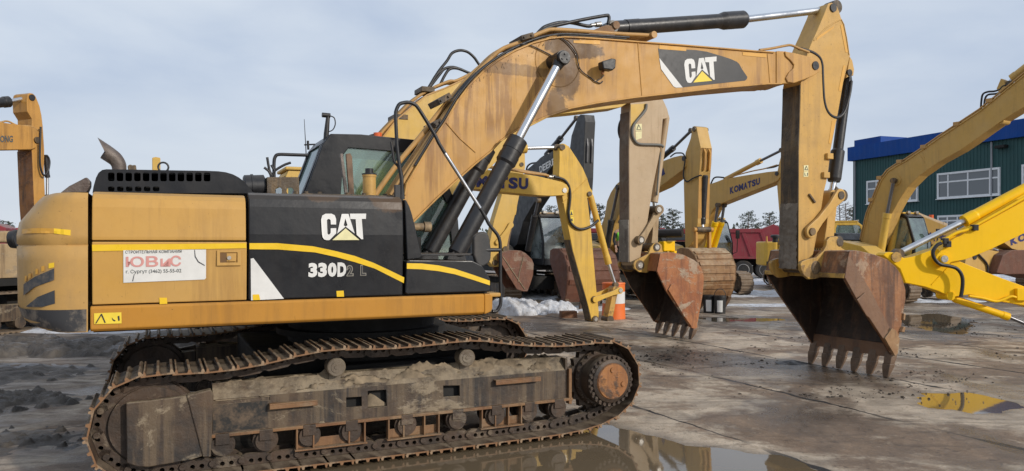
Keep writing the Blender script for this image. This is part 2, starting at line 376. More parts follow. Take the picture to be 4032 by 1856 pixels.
# ================================================================= the near excavator
def hull_bone(mb,a,ra,b,rb,l0,l1,n=9,waist=None):
    dx,dz=b[0]-a[0],b[1]-a[1]; th=math.atan2(dz,dx); pts=[]
    for i in range(n+1): t=th+math.pi/2+math.pi*i/n; pts.append((a[0]+ra*math.cos(t),a[1]+ra*math.sin(t)))
    mx,mz=(a[0]+b[0])/2,(a[1]+b[1])/2; nx,nz=-math.sin(th),math.cos(th)
    if waist: pts += [(mx-dx*.2-nx*waist,mz-dz*.2-nz*waist),(mx+dx*.2-nx*waist,mz+dz*.2-nz*waist)]
    for i in range(n+1): t=th-math.pi/2+math.pi*i/n; pts.append((b[0]+rb*math.cos(t),b[1]+rb*math.sin(t)))
    if waist: pts += [(mx+dx*.2+nx*waist,mz+dz*.2+nz*waist),(mx-dx*.2+nx*waist,mz-dz*.2+nz*waist)]
    return mb.prism(pts,l0,l1)
def rrect(u0,u1,z0,z1,r,n=4):
    out=[]
    for cx,cz,a0 in ((u1-r,z1-r,0),(u0+r,z1-r,90),(u0+r,z0+r,180),(u1-r,z0+r,270)):
        for i in range(n+1):
            a=R(a0+90*i/n); out.append((cx+r*math.cos(a),cz+r*math.sin(a)))
    return out
def circ(cu,cz,r,n=24): return [(cu+r*math.cos(2*math.pi*i/n),cz+r*math.sin(2*math.pi*i/n)) for i in range(n)]

A=Fr((-1.63,8.06),(.903,.43))
ex=A.root('crawler_excavator')
tag(ex,'faded gold and black excavator with white lettering, nearest, standing in the big puddle','excavator')
SURF=[(1.25,-1.48),(1.455,-1.492),(2.0,-1.52),(2.23,-1.507),(2.295,-1.49),(2.33,-1.455),(2.35,-1.40),(2.358,-1.30)]
def surf(z):
    if z<=SURF[0][0]: return SURF[0][1]
    for (z0,l0),(z1,l1) in zip(SURF,SURF[1:]):
        if z<=z1: return l0+(l1-l0)*(z-z0)/(z1-z0)
    return SURF[-1][1]
def panel(u0,u1,z0,z1,th=.05,dz=0.0):
    out=[(surf(z0),z0)]+[(l,z+dz) for z,l in SURF if z0<z<z1 or (z1>2.3 and z>z0 and z>=2.295)]
    if z1<2.3: out.append((surf(z1),z1))
    inn=[(l+th,z-(.03 if z>2.3 else 0)) for l,z in out][::-1]
    mb=MB(); mb.prism_u(out+inn,u0,u1); return mb
# ---- undercarriage
uc=MB(); uc.box(-1.2,1.3,-.95,.95,.52,.92); uc.box(-.6,.7,-1.1,1.1,.45,.8)
uc.cyl((0,0,.9),(0,0,1.2),.78,40); uc.cyl((0,0,1.0),(0,0,1.06),.9,40)
uc.build('car_body',M['dark_void'],ex,.02)
PATH=[]
for i in range(0,11):
    a=R(-90-18*i); PATH.append((-2.06+.455*math.cos(a),.487+.455*math.sin(a)))
PATH=[(p[0],max(p[1],.012)) for p in PATH]
PATH+=[(-1.75,.934),(-1.53,.937),(-1.34,.953),(-1.13,.985),(-.91,1.026),(-.70,1.052),(-.49,1.048),(-.27,1.036),(-.06,1.034),(.16,1.040),(.366,1.050),(.59,1.062),(.8,1.045),(1.0,1.008),(1.21,.979),(1.42,.961),(1.63,.950),(1.87,.954),(2.10,.956),(2.308,.918),(2.43,.83),(2.50,.725),(2.54,.60),(2.543,.47),(2.49,.335),(2.40,.22),(2.22,.11),(1.95,.045),(1.6,.012),(0,.012)]
def resample(path,n):
    P=[Vector(p) for p in path]; P.append(P[0]); L=[0]
    for a,b in zip(P,P[1:]): L.append(L[-1]+(b-a).length)
    out=[]
    for k in range(n):
        d=L[-1]*(k+.5)/n; i=max(j for j in range(len(L)-1) if L[j]<=d)
        f=(d-L[i])/(L[i+1]-L[i]); q=P[i].lerp(P[i+1],f); out.append(q)
    return out,L[-1]/n
NS=49
pts,pitch=resample(PATH,NS)
# one shoe: plate with three grousers, local X along the chain, Y across, Z outwards
hp=pitch/2
sec=[(-hp-.012,-.040),(-hp-.012,-.026),(-hp+.004,-.026),(-hp+.009,0),(-hp+.021,0),(-hp+.028,-.027),(-.020,-.027),(-.012,-.004),(.006,-.004),(.014,-.027),(hp-.034,-.027),(hp-.028,-.004),(hp-.012,-.004),(hp-.004,-.027),(hp+.006,-.030),(hp+.006,-.040)]
shoe=MB(); shoe.prism(sec,-.30,.30)
for k_ in (0,1,2+3,2+7,2+11,2+0,2+14): shoe.mi[k_]=1
shoe_mesh=None
link=[(-hp-.02,-.055),(-hp+.03,-.043),(hp-.03,-.043),(hp+.02,-.055),(hp+.02,-.105),(hp-.035,-.135),(-hp+.035,-.135),(-hp-.02,-.105)]
lholes=[circ(-.035,-.075,.020,8),circ(.035,-.075,.020,8)]
def chain_frame(i):
    a=pts[i-1]; b=pts[(i+1)%NS]; t=(b-a).normalized(); return pts[i],t,Vector((-t.y,t.x))
def make_track(lc):
    sd=-1 if lc<0 else 1
    # frame with its windows
    f=MB(); top=.635; out=lc+sd*.12
    wins=[]
    if lc<0:
        wins=[A.U([(1745,1519),(1810,1518),(1811,1560),(1746,1565)],out),A.U([(1448,1540),(1521,1535),(1523,1600),(1449,1608)],out),A.U([(1363,1566),(1424,1562),(1425,1600),(1364,1606)],out)]
    f.prism([(-1.62,.36),(1.755,.36),(1.755,top+.01),(-1.15,top+.01),(-1.15,.60),(-1.62,.60)],out,out-sd*.025,wins)
    f.box(-1.62,1.74,lc-sd*.12,lc-sd*.10,.36,.75)
    f.prism_u([(out-sd*.004,top+.006),(lc+sd*.02,.765),(lc-sd*.10,.765),(lc-sd*.10,.735),(lc+sd*.01,.735),(out-sd*.03,top-.02)],-1.60,1.75)
    f.box(-1.6,-1.14,out-sd*.10,out-sd*.03,.60,.66)
    f.box(-1.6,-1.13,lc-.11,lc+.08,.585,.63)
    f.box(1.73,1.755,lc-.12,lc+.10,.36,.76)
    fo=f.build('track_frame',M['frame'],ex,.012)
    d=MB(); d.box(-1.60,-1.17,out,out+sd*.005,.372,.598); d.build('recess_shade',M['recess_black'],fo)  # dark plate standing in for the shade of the recess behind the guard
    d=MB(); d.box(-1.5,1.70,lc-.05,lc+.05,.385,.70); d.build('frame_web',M['dark_void'],fo)
    e=MB(); e.box(-1.655,1.80,out-sd*.05,out+sd*.035,.335,.362)
    e.box(1.757,1.79,out-sd*.04,out+sd*.03,.30,.66)
    for u0,u1 in ((.93,1.42),(-1.16,-.76)): e.box(u0,u1,out+.001*sd,out+sd*.06,.60 if u0>0 else .565,.612 if u0>0 else .577); e.box(u0,u1,out+sd*.05,out+sd*.06,.565 if u0>0 else .53,.60 if u0>0 else .565)
    e.build('step_rail',M['frame_rust'],fo,.004)
    # mud lying on the sloped shelf
    md=MB(); random.seed(int(lc*100)+5)
    NU,NV=230,9; vs=[]
    from mathutils import noise as mn
    for i in range(NU+1):
        for j in range(NV+1):
            u=-1.58+3.32*i/NU; k=j/NV; l=out-sd*.008+(lc+sd*.02-out)*k; z=top+.006+.128*k
            f=mn.fractal(Vector((u*3.1,k*1.6,lc)),.75,2.1,6)+.12*mn.noise(Vector((u*22,k*5,1))); h=max(-.012,min(.05,(f+.10-.22*(k<.12))*.075))
            vs.append((u,l-sd*h*.4,z+h))
    md.add(vs,[(i*(NV+1)+j,i*(NV+1)+j+1,(i+1)*(NV+1)+j+1,(i+1)*(NV+1)+j) for i in range(NU) for j in range(NV)],True)
    for i in range(60):
        u=random.uniform(-1.6,1.7); l=lc+sd*random.uniform(-.05,.12); z=.362 if random.random()<.3 else .64; r=random.uniform(.012,.03)
        if z==.64: u=random.uniform(-1.55,-1.13); l=lc+random.uniform(-.08,.06); z=.63
        q=[(u+1.5*r*random.uniform(.6,1.3)*math.cos(a_),l+r*math.sin(a_),z) for a_ in [2*math.pi*j/7 for j in range(7)]]
        b=[(p[0]*.4+u*.6,p[1]*.4+l*.6,z+r*random.uniform(.5,1)) for p in q]
        md.add(q+b,[(j,(j+1)%7,(j+1)%7+7,j+7) for j in range(7)]+[tuple(range(7,14))])
    if lc<0:
        w=A.U([(1449,1606),(1450,1562),(1460,1553),(1480,1560),(1500,1575),(1521,1590),(1522,1600)],out); md.prism(w,out+.03,out+.10)
    tag(md.build('dried_mud',M['mud_dry'],fo),kind='stuff')
    # idler guard plate
    g=MB()
    gp=[(-2.232,.69),(-1.80,.706),(-1.66,.71),(-1.645,.30),(-1.66,.215),(-1.766,.19),(-2.071,.172),(-2.149,.184),(-2.227,.222)]
    g.prism(gp,lc+sd*.20,lc+sd*.15); g.prism([(-2.2,.66),(-1.62,.70),(-1.60,.24),(-2.2,.22)],lc+sd*.15,lc-sd*.05)
    g.prism([(-1.80,.712),(-1.62,.745),(-1.60,.70),(-1.62,.20),(-1.68,.205)],lc+sd*.215,lc+sd*.12)
    go=g.build('idler_guard',M['frame'],fo,.008)
    d=MB(); c=(-2.06,.487)
    d.lathe((c[0],lc-.11,c[1]),(c[0],lc+.11,c[1]),[(0,.27),(.0,.30),(.15,.30),(.15,.345),(.35,.345),(.35,.36),(.65,.36),(.65,.345),(.85,.345),(.85,.30),(1,.30),(1,.27)],40)
    d.build('idler_wheel',M['track'],fo)
    for u in (-.588,.652):
        d=MB(); d.lathe((u,lc-sd*.05,.84),(u,lc+sd*.13,.84),[(0,.06),(.3,.06),(.3,.083),(.96,.083),(1,.075),(1,.05),(1.03,.048),(1.03,.02),(1.06,.018)],24)
        d.box(u-.05,u+.05,lc-.06,lc-.02,.70,.84)
        d.build('carrier_roller',M['bolt_mud'],fo)
    for u in (-1.529,-1.184,-.826,-.458,.05,.549,.953,1.309,1.642):
        d=MB(); d.lathe((u,lc-.14,.262),(u,lc+.14,.262),[(0,.05),(0,.085),(.12,.085),(.12,.105),(.28,.105),(.28,.085),(.72,.085),(.72,.105),(.88,.105),(.88,.07),(1,.066),(1,.035),(1.05,.03)],20)
        for s2 in (-1,1): d.box(u-.055,u+.055,lc+s2*.145-.012,lc+s2*.145+.012,.27,.362)
        d.build('track_roller',M['track'],fo,.004)
    for u0,u1 in ((-.93,-.34),(-.06,.60) if False else (.18,.78),(1.06,1.52)):
        if u0==.18: u0,u1=-.12,.36
        if u0==1.06: u0,u1=.80,1.22
        d=MB(); y0=out+sd*.012; 
        d.box(u0-.02,u1+.02,out-sd*.03,out+sd*.045,.145,.158)
        for q in (u0,u0+.14,u1-.14,u1): d.box(q-.007,q+.007,out-sd*.03,out+sd*.03,.158,.336)
        d.box(u0+.01,u1-.01,out-sd*.025,out-sd*.02,.158,.235)
        d.build('track_guard',M['frame_rust'],fo,.003)
    # drive: sprocket with final drive hub
    cu,cz=2.175,.525
    d=MB(); d.lathe((cu,lc-.16,cz),(cu,lc+sd*.17,cz) if sd>0 else (cu,lc-.17,cz),[(0,.2),(1,.2)],12) if False else None
    teeth=[]
    for i in range(42):
        a=2*math.pi*i/42; r=.365 if i%2 else .32; teeth.append((cu+r*math.cos(a),cz+r*math.sin(a)))
    d.prism(teeth,lc-.035,lc+.035); d.lathe((cu,lc+sd*.03,cz),(cu,lc+sd*.10,cz),[(0,.30),(.6,.30),(1,.275)],36)
    for i in range(20):
        a=2*math.pi*i/20; p=(cu+.285*math.cos(a),cz+.285*math.sin(a)); d.cyl((p[0],lc+sd*.08,p[1]),(p[0],lc+sd*.115,p[1]),.016,8)
    so=d.build('drive_sprocket',M['track'],ex)
    d=MB(); d.lathe((cu,lc+sd*.06,cz),(cu,lc+sd*.31,cz),[(0,.262),(.1,.255),(.62,.235),(.62,.262),(.84,.262),(.84,.226),(.95,.220),(1,.19),(1,.1)],44)
    for i in range(26):
        a=2*math.pi*i/26; p=(cu+.242*math.cos(a),cz+.242*math.sin(a)); d.cyl((p[0],lc+sd*.26,p[1]),(p[0],lc+sd*.295,p[1]),.018,6)
    d.build('final_drive',M['track'],so)
    d=MB(); d.lathe((cu,lc+sd*.28,cz),(cu,lc+sd*.325,cz),[(0,.186),(.7,.186),(1,.176)],40)
    for aa in (95,-15): d.cyl((cu+.12*math.cos(R(aa)),lc+sd*.32,cz+.12*math.sin(R(aa))),(cu+.12*math.cos(R(aa)),lc+sd*.338,cz+.12*math.sin(R(aa))),.026,10)
    d.build('hub_cover',M['hub_rust'],so,.004)
    # chain of links, then every shoe as a piece of its own
    ch=MB()
    for i in range(NS):
        q,t,nn=chain_frame(i)
        for dl in (-.085,.085):
            lp=[(q.x+t.x*a+nn.x*b,q.y+t.y*a+nn.y*b) for a,b in link]
            hs=[[(q.x+t.x*a+nn.x*b,q.y+t.y*a+nn.y*b) for a,b in h] for h in lholes]
            ch.prism(lp,lc+dl-.018,lc+dl+.018,hs)
        e=q-t*hp-nn*.09 if False else Vector((q.x-t.x*hp-nn.x*(-.085)*-1,q.y-t.y*hp-nn.y*(-.085)*-1))
        ch.pin(q.x-t.x*hp+nn.x*-.09,q.y-t.y*hp+nn.y*-.09,lc-.125,lc+.125,.026,8)
    co=ch.build('track_chain',M['track'],ex)
    global shoe_mesh
    for i in range(NS):
        q,t,nn=chain_frame(i)
        if shoe_mesh is None:
            o=shoe.build('track_shoe',[M['track'],M['track_edge_lit']],co); shoe_mesh=o.data
        else:
            o=bpy.data.objects.new('track_shoe',shoe_mesh); col.objects.link(o); o.parent=co
        o.matrix_local=Matrix(((t.x,0,nn.x,q.x),(0,1,0,lc),(t.y,0,nn.y,q.y),(0,0,0,1)))
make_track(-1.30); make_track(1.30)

# ---- upper structure: deck, skirt beams, counterweight, panels
dk=MB(); dk.box(-2.46,.86,-1.40,1.45,1.24,1.42); dk.box(-2.46,-1.345,-1.40,1.42,1.42,2.29); dk.box(-1.345,-.02,-1.40,-.50,1.42,2.315)
dk.box(-.02,.86,-1.42,-.62,1.42,1.56); dk.box(-1.345,-.70,-.50,1.4,1.42,2.1)
dk.box(-.5,.55,-.36,-.30,1.42,2.0); dk.box(-.5,.55,.30,.36,1.42,2.0)
dk.build('deck',M['dark_void'],ex)
sk=MB(); sk.prism_u([(-1.475,1.256),(-1.50,1.275),(-1.505,1.43),(-1.49,1.452),(-1.36,1.452),(-1.36,1.256)],-2.475,.80)
e=[(.80,1.452),(.86,1.45),(.885,1.43),(.885,1.31),(.86,1.275),(.80,1.256)]
sk.prism(e,-1.503,-1.36)
sk.build('side_skirt',M['gold_skirt'],ex,.01)
sk=MB(); sk.box(-2.475,.86,1.36,1.49,1.256,1.45); sk.box(.889,1.02,-1.40,-1.2,1.41,1.45); sk.build('side_skirt',M['gold'],ex,.012)
def cwdepth(z):
    T=[(1.255,.34),(1.275,.43),(1.33,.52),(1.45,.565),(2.0,.575),(2.10,.555),(2.2,.475),(2.28,.41),(2.305,.38),(2.32,.33)]
    for (a,d),(b,e) in zip(T,T[1:]):
        if z<=b: return d+(e-d)*(max(z,a)-a)/(b-a)
    return T[-1][1]
def cw_half(z): return 1.495 if z<2.28 else 1.495-(z-2.28)*.7
def cw_u(l,z):
    k=min(1,abs(l)/cw_half(z)); return -2.505-cwdepth(z)*(1-k**3)**(1/3)
cw=MB(); zs=[1.255,1.275,1.30,1.33,1.38,1.45,1.6,1.8,1.905,1.912,1.922,1.93,2.0,2.05,2.10,2.15,2.2,2.24,2.27,2.29,2.305,2.32]; rings=[]
for z in zs:
    ring=[]; h=cw_half(z); g=.012 if abs(z-1.917)<.008 else 0
    ring.append((-2.49,-h+g,z))
    for i in range(41):
        a=math.pi*(i/40); l=-h*math.cos(a); l=math.copysign(abs(l/h)**.7,l)*h*(1-g)
        ring.append((cw_u(l,z)+g,l,z))
    ring.append((-2.49,h-g,z)); rings.append(ring)
n=len(rings[0])
vs=[p for r in rings for p in r]; fs=[]
for k in range(len(zs)-1):
    for i in range(n-1): fs.append((k*n+i,k*n+i+1,(k+1)*n+i+1,(k+1)*n+i))
cw.add(vs,fs,True); cw.add(rings[0],[tuple(range(n))]); cw.add(rings[-1],[tuple(range(n))])
cwo=cw.build('counterweight',M['gold_cw'],ex)
def cw_hit(px,py,off=.006):
    lo=None
    for i in range(0,160):
        l=-1.52+i*.008; u,z=A.uz(px,py,l)
        if abs(l)<cw_half(z) and u>=cw_u(l,z)-off: lo=(u-.0,l,z); break
    return lo
def cw_patch(name,mat,top,bot,n=10):
    mb=MB(); vs=[];ok=True
    for i in range(n+1):
        f=i/n
        def at(L):
            x=f*(len(L)-1); k=min(int(x),len(L)-2); g=x-k; return (L[k][0]+(L[k+1][0]-L[k][0])*g,L[k][1]+(L[k+1][1]-L[k][1])*g)
        t,b=at(top),at(bot); m=((t[0]+b[0])/2,(t[1]+b[1])/2)
        for q in (t,m,b):
            h=cw_hit(*q)
            if h is None: h=(cw_u(-.6,1.8)-.006,-.6,1.8)
            vs.append((h[0]-.004,h[1]-.004,h[2]))
    for i in range(n):
        for j in range(2): fs_=(i*3+j,i*3+j+1,(i+1)*3+j+1,(i+1)*3+j); mb.add([vs[k] for k in fs_],[(0,1,2,3)],True)
    mb.build(name,mat,cwo)
cw_patch('reflective_stripe',M['amber_tape'],[(90,903),(130,899),(215,900)],[(90,921),(130,919),(215,920)])
cw_patch('reflective_stripe',M['yellow_tape'],[(215,900),(280,906),(346,914)],[(215,920),(280,928),(346,936)])
cw_patch('chevron',M['decal_black_worn'],[(95,1120),(140,1090),(216,1057)],[(95,1164),(140,1130),(216,1103)])
cw_patch('chevron',M['decal_black_worn'],[(105,1207),(150,1170),(218,1143)],[(112,1209),(170,1209),(219,1196)])
for x0,y0,x1,y1 in ((194,1034,216,1055),(165,1046,178,1068),(140,1058,151,1080),(114,1075,124,1096),(99,1085,107,1108)):
    cw_patch('tape_square',M['amber_tape'] if x0<190 else M['yellow_tape'],[(x0,y0+4),(x1,y0)],[(x0,y1+3),(x1,y1-2)],2)
# black worn band at its foot
bb=MB(); vs=[];fs=[]; m=26
for i in range(m+1):
    a=math.pi*.62*(i/m); 
    for z in (1.262,1.30,1.36,1.43):
        h=cw_half(z); l=-h*math.cos(a); ll=math.copysign(abs(l/h)**.7,l)*h; vs.append((cw_u(ll,z)-(.006 if i else -.006),ll-.006,z))
for i in range(m):
    for j in range(3): fs.append((i*4+j,i*4+j+1,i*4+j+5,i*4+j+4))
bb.add(vs,fs,True); bb.build('foot_band',M['black_worn'],cwo)
p=panel(-2.462,-1.352,1.955,2.35,dz=-.018).build('engine_door',M['gold'],ex,.008)
lowp=panel(-2.462,-1.345,1.462,1.945).build('engine_door',M['gold'],ex,.008)
def on_panel(mb,pts,off=.006): return decal_px(mb,pts,A,-1.505,off,-1,surf)
mb=MB(); on_panel(mb,[(363,964),(968,958),(970,978),(364,990)]); mb.build('reflective_stripe',M['yellow_tape'],lowp)
mb=MB(); on_panel(mb,[(627,1173),(657,1173),(659,1197),(629,1199)]); mb.build('tape_square',M['yellow_tape'],lowp)
st=MB(); on_panel(st,[(486,986),(811,983),(811,1095),(806,1101),(486,1114)],.007); sto=st.build('sticker',M['white_decal'],lowp)
mb=MB(); decal(mb,font_polys('СТРОИТЕЛЬНАЯ КОМПАНИЯ',.004),[(494,987),(715,983),(715,996),(494,999)],A,-1.505,.011,-1,surf); mb.build('lettering',M['ink'],sto)
mb=MB(); decal(mb,font_polys('г. Сургут (3462) 55-55-02',.004),[(496,1063),(714,1058),(714,1077),(497,1081)],A,-1.505,.011,-1,surf); mb.build('lettering',M['ink'],sto)
mb=MB(); 
for c_,x0,x1,dy in (('Ю',496,567,0),('В',575,623,0),('и',632,672,11),('С',671,713,0)):
    y0=1011-(x0-496)*.023; y1=1052-(x0-496)*.014; decal(mb,font_polys(c_,.006 if c_=='и' else .02),[(x0,y0+dy),(x1,y0+dy-1),(x1,y1-.5),(x0,y1)],A,-1.505,.011,-1,surf)
mb.build('lettering',M['red_faded'],sto)
mb=MB(); on_panel(mb,[(765,984),(767,984),(770,1010),(782,1030),(806,1044),(806,1047),(780,1033),(767,1012)],.0115); on_panel(mb,[(528,1080),(530,1080),(524,1108),(521,1108)],.0115); mb.build('tear',M['decal_black'],sto)
mb=MB(); on_panel(mb,[(853,984),(950,981),(951,1046),(852,1048)],.006); 
a,b=A.uz(866,995,-1.5),A.uz(934,1033,-1.5)
lt=MB(); q0=A.uz(853,986,-1.51); q1=A.uz(949,1046,-1.51); i0=A.uz(866,995,-1.51); i1=A.uz(934,1034,-1.51)
lt.prism([(q0[0],q1[1]),(q1[0],q1[1]),(q1[0],q0[1]),(q0[0],q0[1])],-1.525,-1.518,[[(i0[0],i1[1]),(i1[0],i1[1]),(i1[0],i0[1]),(i0[0],i0[1])]])
lo=lt.build('door_latch',M['gold'],lowp,.003)
lt=MB(); lt.box(i0[0]+.05,i1[0]-.01,-1.5235,-1.51,i1[1]+.008,i0[1]-.008); lt.build('latch_plate',M['gold'],lo,.003)
lt=MB(); lt.quad((i0[0],-1.5212,i0[1]),(i0[0]+.05,-1.5212,i0[1]),(i0[0]+.05,-1.5212,i1[1]),(i0[0],-1.5212,i1[1])); lt.build('latch_recess_shade',M['latch_shade_brown'],lo)  # flat brown quad painted as the shadow inside the latch recess
lt=MB(); c=A.uz(902,1016,-1.52); lt.pin(c[0],c[1],-1.535,-1.50,.016,16); lt.build('keyhole',M['bolt'],lo)
# black side door and its decals
bp=panel(-1.33,-.005,1.462,2.40,dz=.008).build('side_door',M['black_door'],ex,.01)
mb=MB(); top=[(163,730),(380,730),(665,755),(830,790),(990,830),(1140,885),(1270,945),(1383,1000)]; bot=[(163,778),(390,780),(680,803),(840,838),(995,880),(1150,930),(1270,990),(1380,1045)]
T2=lambda L:[(900+x/2,593+y/2) for x,y in L]
for i in range(len(top)-1): on_panel(mb,T2([top[i],top[i+1],bot[i+1],bot[i]]))
mb.build('reflective_stripe',M['yellow_tape'],bp)
mb=MB(); on_panel(mb,T2([(173,852),(195,848),(437,1168),(178,1181)])); mb.build('white_wedge',M['white_decal'],bp)
mb=MB(); on_panel(mb,T2([(190,1135),(240,1133),(250,1178),(192,1180)]),.009); mb.build('tape_square',M['yellow_tape'],bp); mb=MB(); on_panel(mb,T2([(850,1107),(907,1104),(911,1152),(854,1153)])); mb.build('tape_square',M['yellow_tape'],bp)
LQ=[(1262.5,842),(1440,841.5),(1440,946.5),(1262.5,947.5)]
mb=MB(); decal(mb,CAT_L,LQ,A,-1.505,.012,-1,surf); mb.build('lettering',M['white_decal'],bp)
mb=MB(); decal(mb,CAT_T,LQ,A,-1.505,.012,-1,surf); mb.build('emblem_triangle',M['pale_yellow'],bp)
mb=MB()
for i,ch in enumerate('330D'):
    x=1214+i*38.0; decal(mb,font_polys(ch,.06),[(x,1036-i*.6),(x+35,1035.5-i*.6),(x+35,1091.5-i*.8),(x,1093-i*.8)],A,-1.505,.007,-1,surf)
mb.build('lettering',M['white_decal'],bp)
mb=MB(); decal(mb,font_polys('2',.06),[(1364.5,1045),(1391,1044),(1392,1088),(1364,1089)],A,-1.505,.006,-1,surf); decal(mb,font_polys('L',.06),[(1418,1044),(1441,1043.5),(1442,1086),(1418,1086.5)],A,-1.505,.006,-1,surf); mb.build('outlined_lettering',M['outline_grey'],bp)
mb=MB(); decal(mb,font_polys('2',.012),[(1368.5,1048),(1387.5,1047),(1388,1085),(1367.5,1086)],A,-1.505,.009,-1,surf); mb.build('lettering_core',M['decal_black'],bp); mb=MB(); decal(mb,font_polys('L',.012),[(1421,1047),(1438.5,1046.5),(1439,1083.5),(1421,1084)],A,-1.505,.009,-1,surf); mb.build('lettering_core',M['decal_black'],bp)
# front right: corner fairing, tool box, step plate
fa=MB(); fp=A.U(T2([(1378,388),(1396,392),(1420,440),(1440,500),(1465,600),(1490,720),(1517,830),(1512,846),(1500,852),(1400,862)]),-1.45); fa.prism(fp,-1.47,-1.36)
fa.build('corner_fairing',M['black_panel'],ex,.02,3)
bx=MB(); bxp=A.U(T2([(1396,872),(1420,862),(1915,868),(1990,905),(2055,1010),(2057,1098),(2045,1112),(1400,1132),(1386,1120)]),-1.48); bx.prism(bxp,-1.50,-.85)
bxo=bx.build('tool_box',M['black_panel'],ex,.02,3)
mb=MB(); tp=[(1403,888),(1520,890),(1650,905),(1780,932),(1920,978),(2056,1026)]; bt=[(1403,932),(1520,936),(1650,950),(1780,975),(1920,1018),(2056,1062)]
for i in range(5): decal_px(mb,T2([tp[i],tp[i+1],bt[i+1],bt[i]]),A,-1.50,.005)
mb.build('reflective_stripe',M['yellow_tape'],bxo)
mb=MB(); mb.box(.06,.80,-1.40,-.5,1.815,1.835); mb.build('step_plate',M['black_steel'],ex,.004)
mb=MB(); decal_px(mb,[(370,1234),(478,1230),(479,1274),(371,1277)],A,-1.505,.004,-1); so=mb.build('warning_decal',M['decal_yellow'],sk and ex)
mb=MB(); decal_px(mb,[(375,1274),(398,1236),(402,1236),(417,1271),(412,1272),(399,1243),(380,1274)],A,-1.505,.007,-1); mb.build('pictogram',M['decal_black'],so); mb=MB(); decal_px(mb,[(463,1246),(470,1243),(472,1262),(466,1264)],A,-1.505,.007,-1); decal_px(mb,[(440,1250),(447,1258),(456,1262),(452,1266),(444,1262)],A,-1.505,.007,-1); mb.build('pictogram',M['decal_black'],so)
# ---- engine hood with grille cells
hpx=[(364,761),(368,735),(378,700),(388,681),(402,670),(418,667),(560,669),(700,671.5),(810,673),(860,675),(890,679),(917,687),(940,699),(962,716),(980,737),(995,757),(1000,762)]
hp2=A.U(hpx,-1.2)
cells=[]
for i in range(12):
    x0=425+i*34.3; cells.append(A.U([(x0,593+87),(x0+26,593+87.5+i*.25),(x0+26,593+121),(x0,593+120.5+i*.1)],-1.2))
for i in range(6):
    x0=425+i*35.3; cells.append(A.U([(x0,593+142),(x0+26,593+142.5),(x0+26,593+161),(x0,593+161)],-1.2))
hd=MB(); hd.prism(hp2,-1.20,-1.17,[rrect(min(p[0] for p in c),max(p[0] for p in c),min(p[1] for p in c),max(p[1] for p in c),.012,2) for c in cells])
hd.prism(hp2,.95,.98); strip(hd,hp2,-.03,-1.168,.949)
hood=hd.build('engine_hood',M['black_panel'],ex,.012)
mb=MB(); mb.box(hp2[0][0]+.1,hp2[-1][0]-.15,-1.08,.9,2.28,2.44); mb.build('engine_top',M['dark_void'],hood)
mb=MB(); c=A.p(643,668,-1.0)
mb.tube([c+Vector((.04*math.cos(t),0,.02+.04*math.sin(t))) for t in [i*math.pi/8 for i in range(-2,11)]],.008,8); mb.build('lifting_eye',M['black_steel'],hood)
# exhaust: bent pipe with a slant-cut mouth
mb=MB(); pth=smooth_path([A.p(470,672,-.9),A.p(467,648,-.9),A.p(452,625,-.9),A.p(432,610,-.9),A.p(412,597,-.9)],5); mb.tube(pth,[.054+.012*i/(len(pth)-1) for i in range(len(pth))],18,False)
k0=(len(pth)-1)*18; tt=(pth[-1]-pth[-3]).normalized(); cc=pth[-1]; up_=Vector((.75,0,.66))
for j in range(18):
    q=Vector(mb.v[k0+j]); mb.v[k0+j]=tuple(q+tt*((q-cc).dot(up_)*1.7+.0))
mb.build('exhaust_pipe',M['exhaust'],ex)
mb=MB(); cp=A.U([(240,762),(275,735),(318,713),(338,702),(346,702),(357,714),(357,735),(345,761)],-.6)
mb.prism(cp,-.66,-.50); mb.build('rain_cowl',M['exhaust'],ex,.05,4,20)
# air cleaner, bracket box, odds on the deck behind the hood
mb=MB(); a=A.p(960,738,-.6); b=A.p(1044,735,-.6); mb.lathe(a,b,[(0,.10),(.05,.115),(.35,.115),(.35,.122),(.45,.122),(.45,.112),(.95,.112),(1,.09)],24); mb.build('air_cleaner',M['black'],ex)
mb=MB(); q=A.U([(1052,698),(1177,698),(1179,765),(1052,766)],-.75); hl=[circ(*A.uz(1098,752,-.75),.035,12),circ(*A.uz(1143,753,-.75),.035,12)]
mb.prism(q,-.75,-.735,hl); q2=A.U([(1052,698),(1062,698),(1062,766),(1052,766)],-.75); mb.prism(q2,-.735,-.45); mb.build('mount_bracket',M['grime'],ex,.004)
mb=MB()
for L in ([(1075,780),(1070,697),(1060,668),(1052,620)],[(1070,780),(1066,690),(1040,660)],[(1078,780),(1072,690),(1110,655),(1145,641)],[(1080,672),(1068,650)]): mb.tube(smooth_path([A.p(x,y,-.6) for x,y in L],3),.012,6)
mb.build('loose_cables',M['black'],ex)
mb=MB(); mb.tube(smooth_path([A.p(1079,790,-.2),A.p(1079,697,-.2),A.p(1079,640,-.2),A.p(1084,618,-.2),A.p(1098,609,-.2),A.p(1150,610,-.2),A.p(1212,612,-.2)],5),.017,10); mb.build('deck_handrail',M['black'],ex)
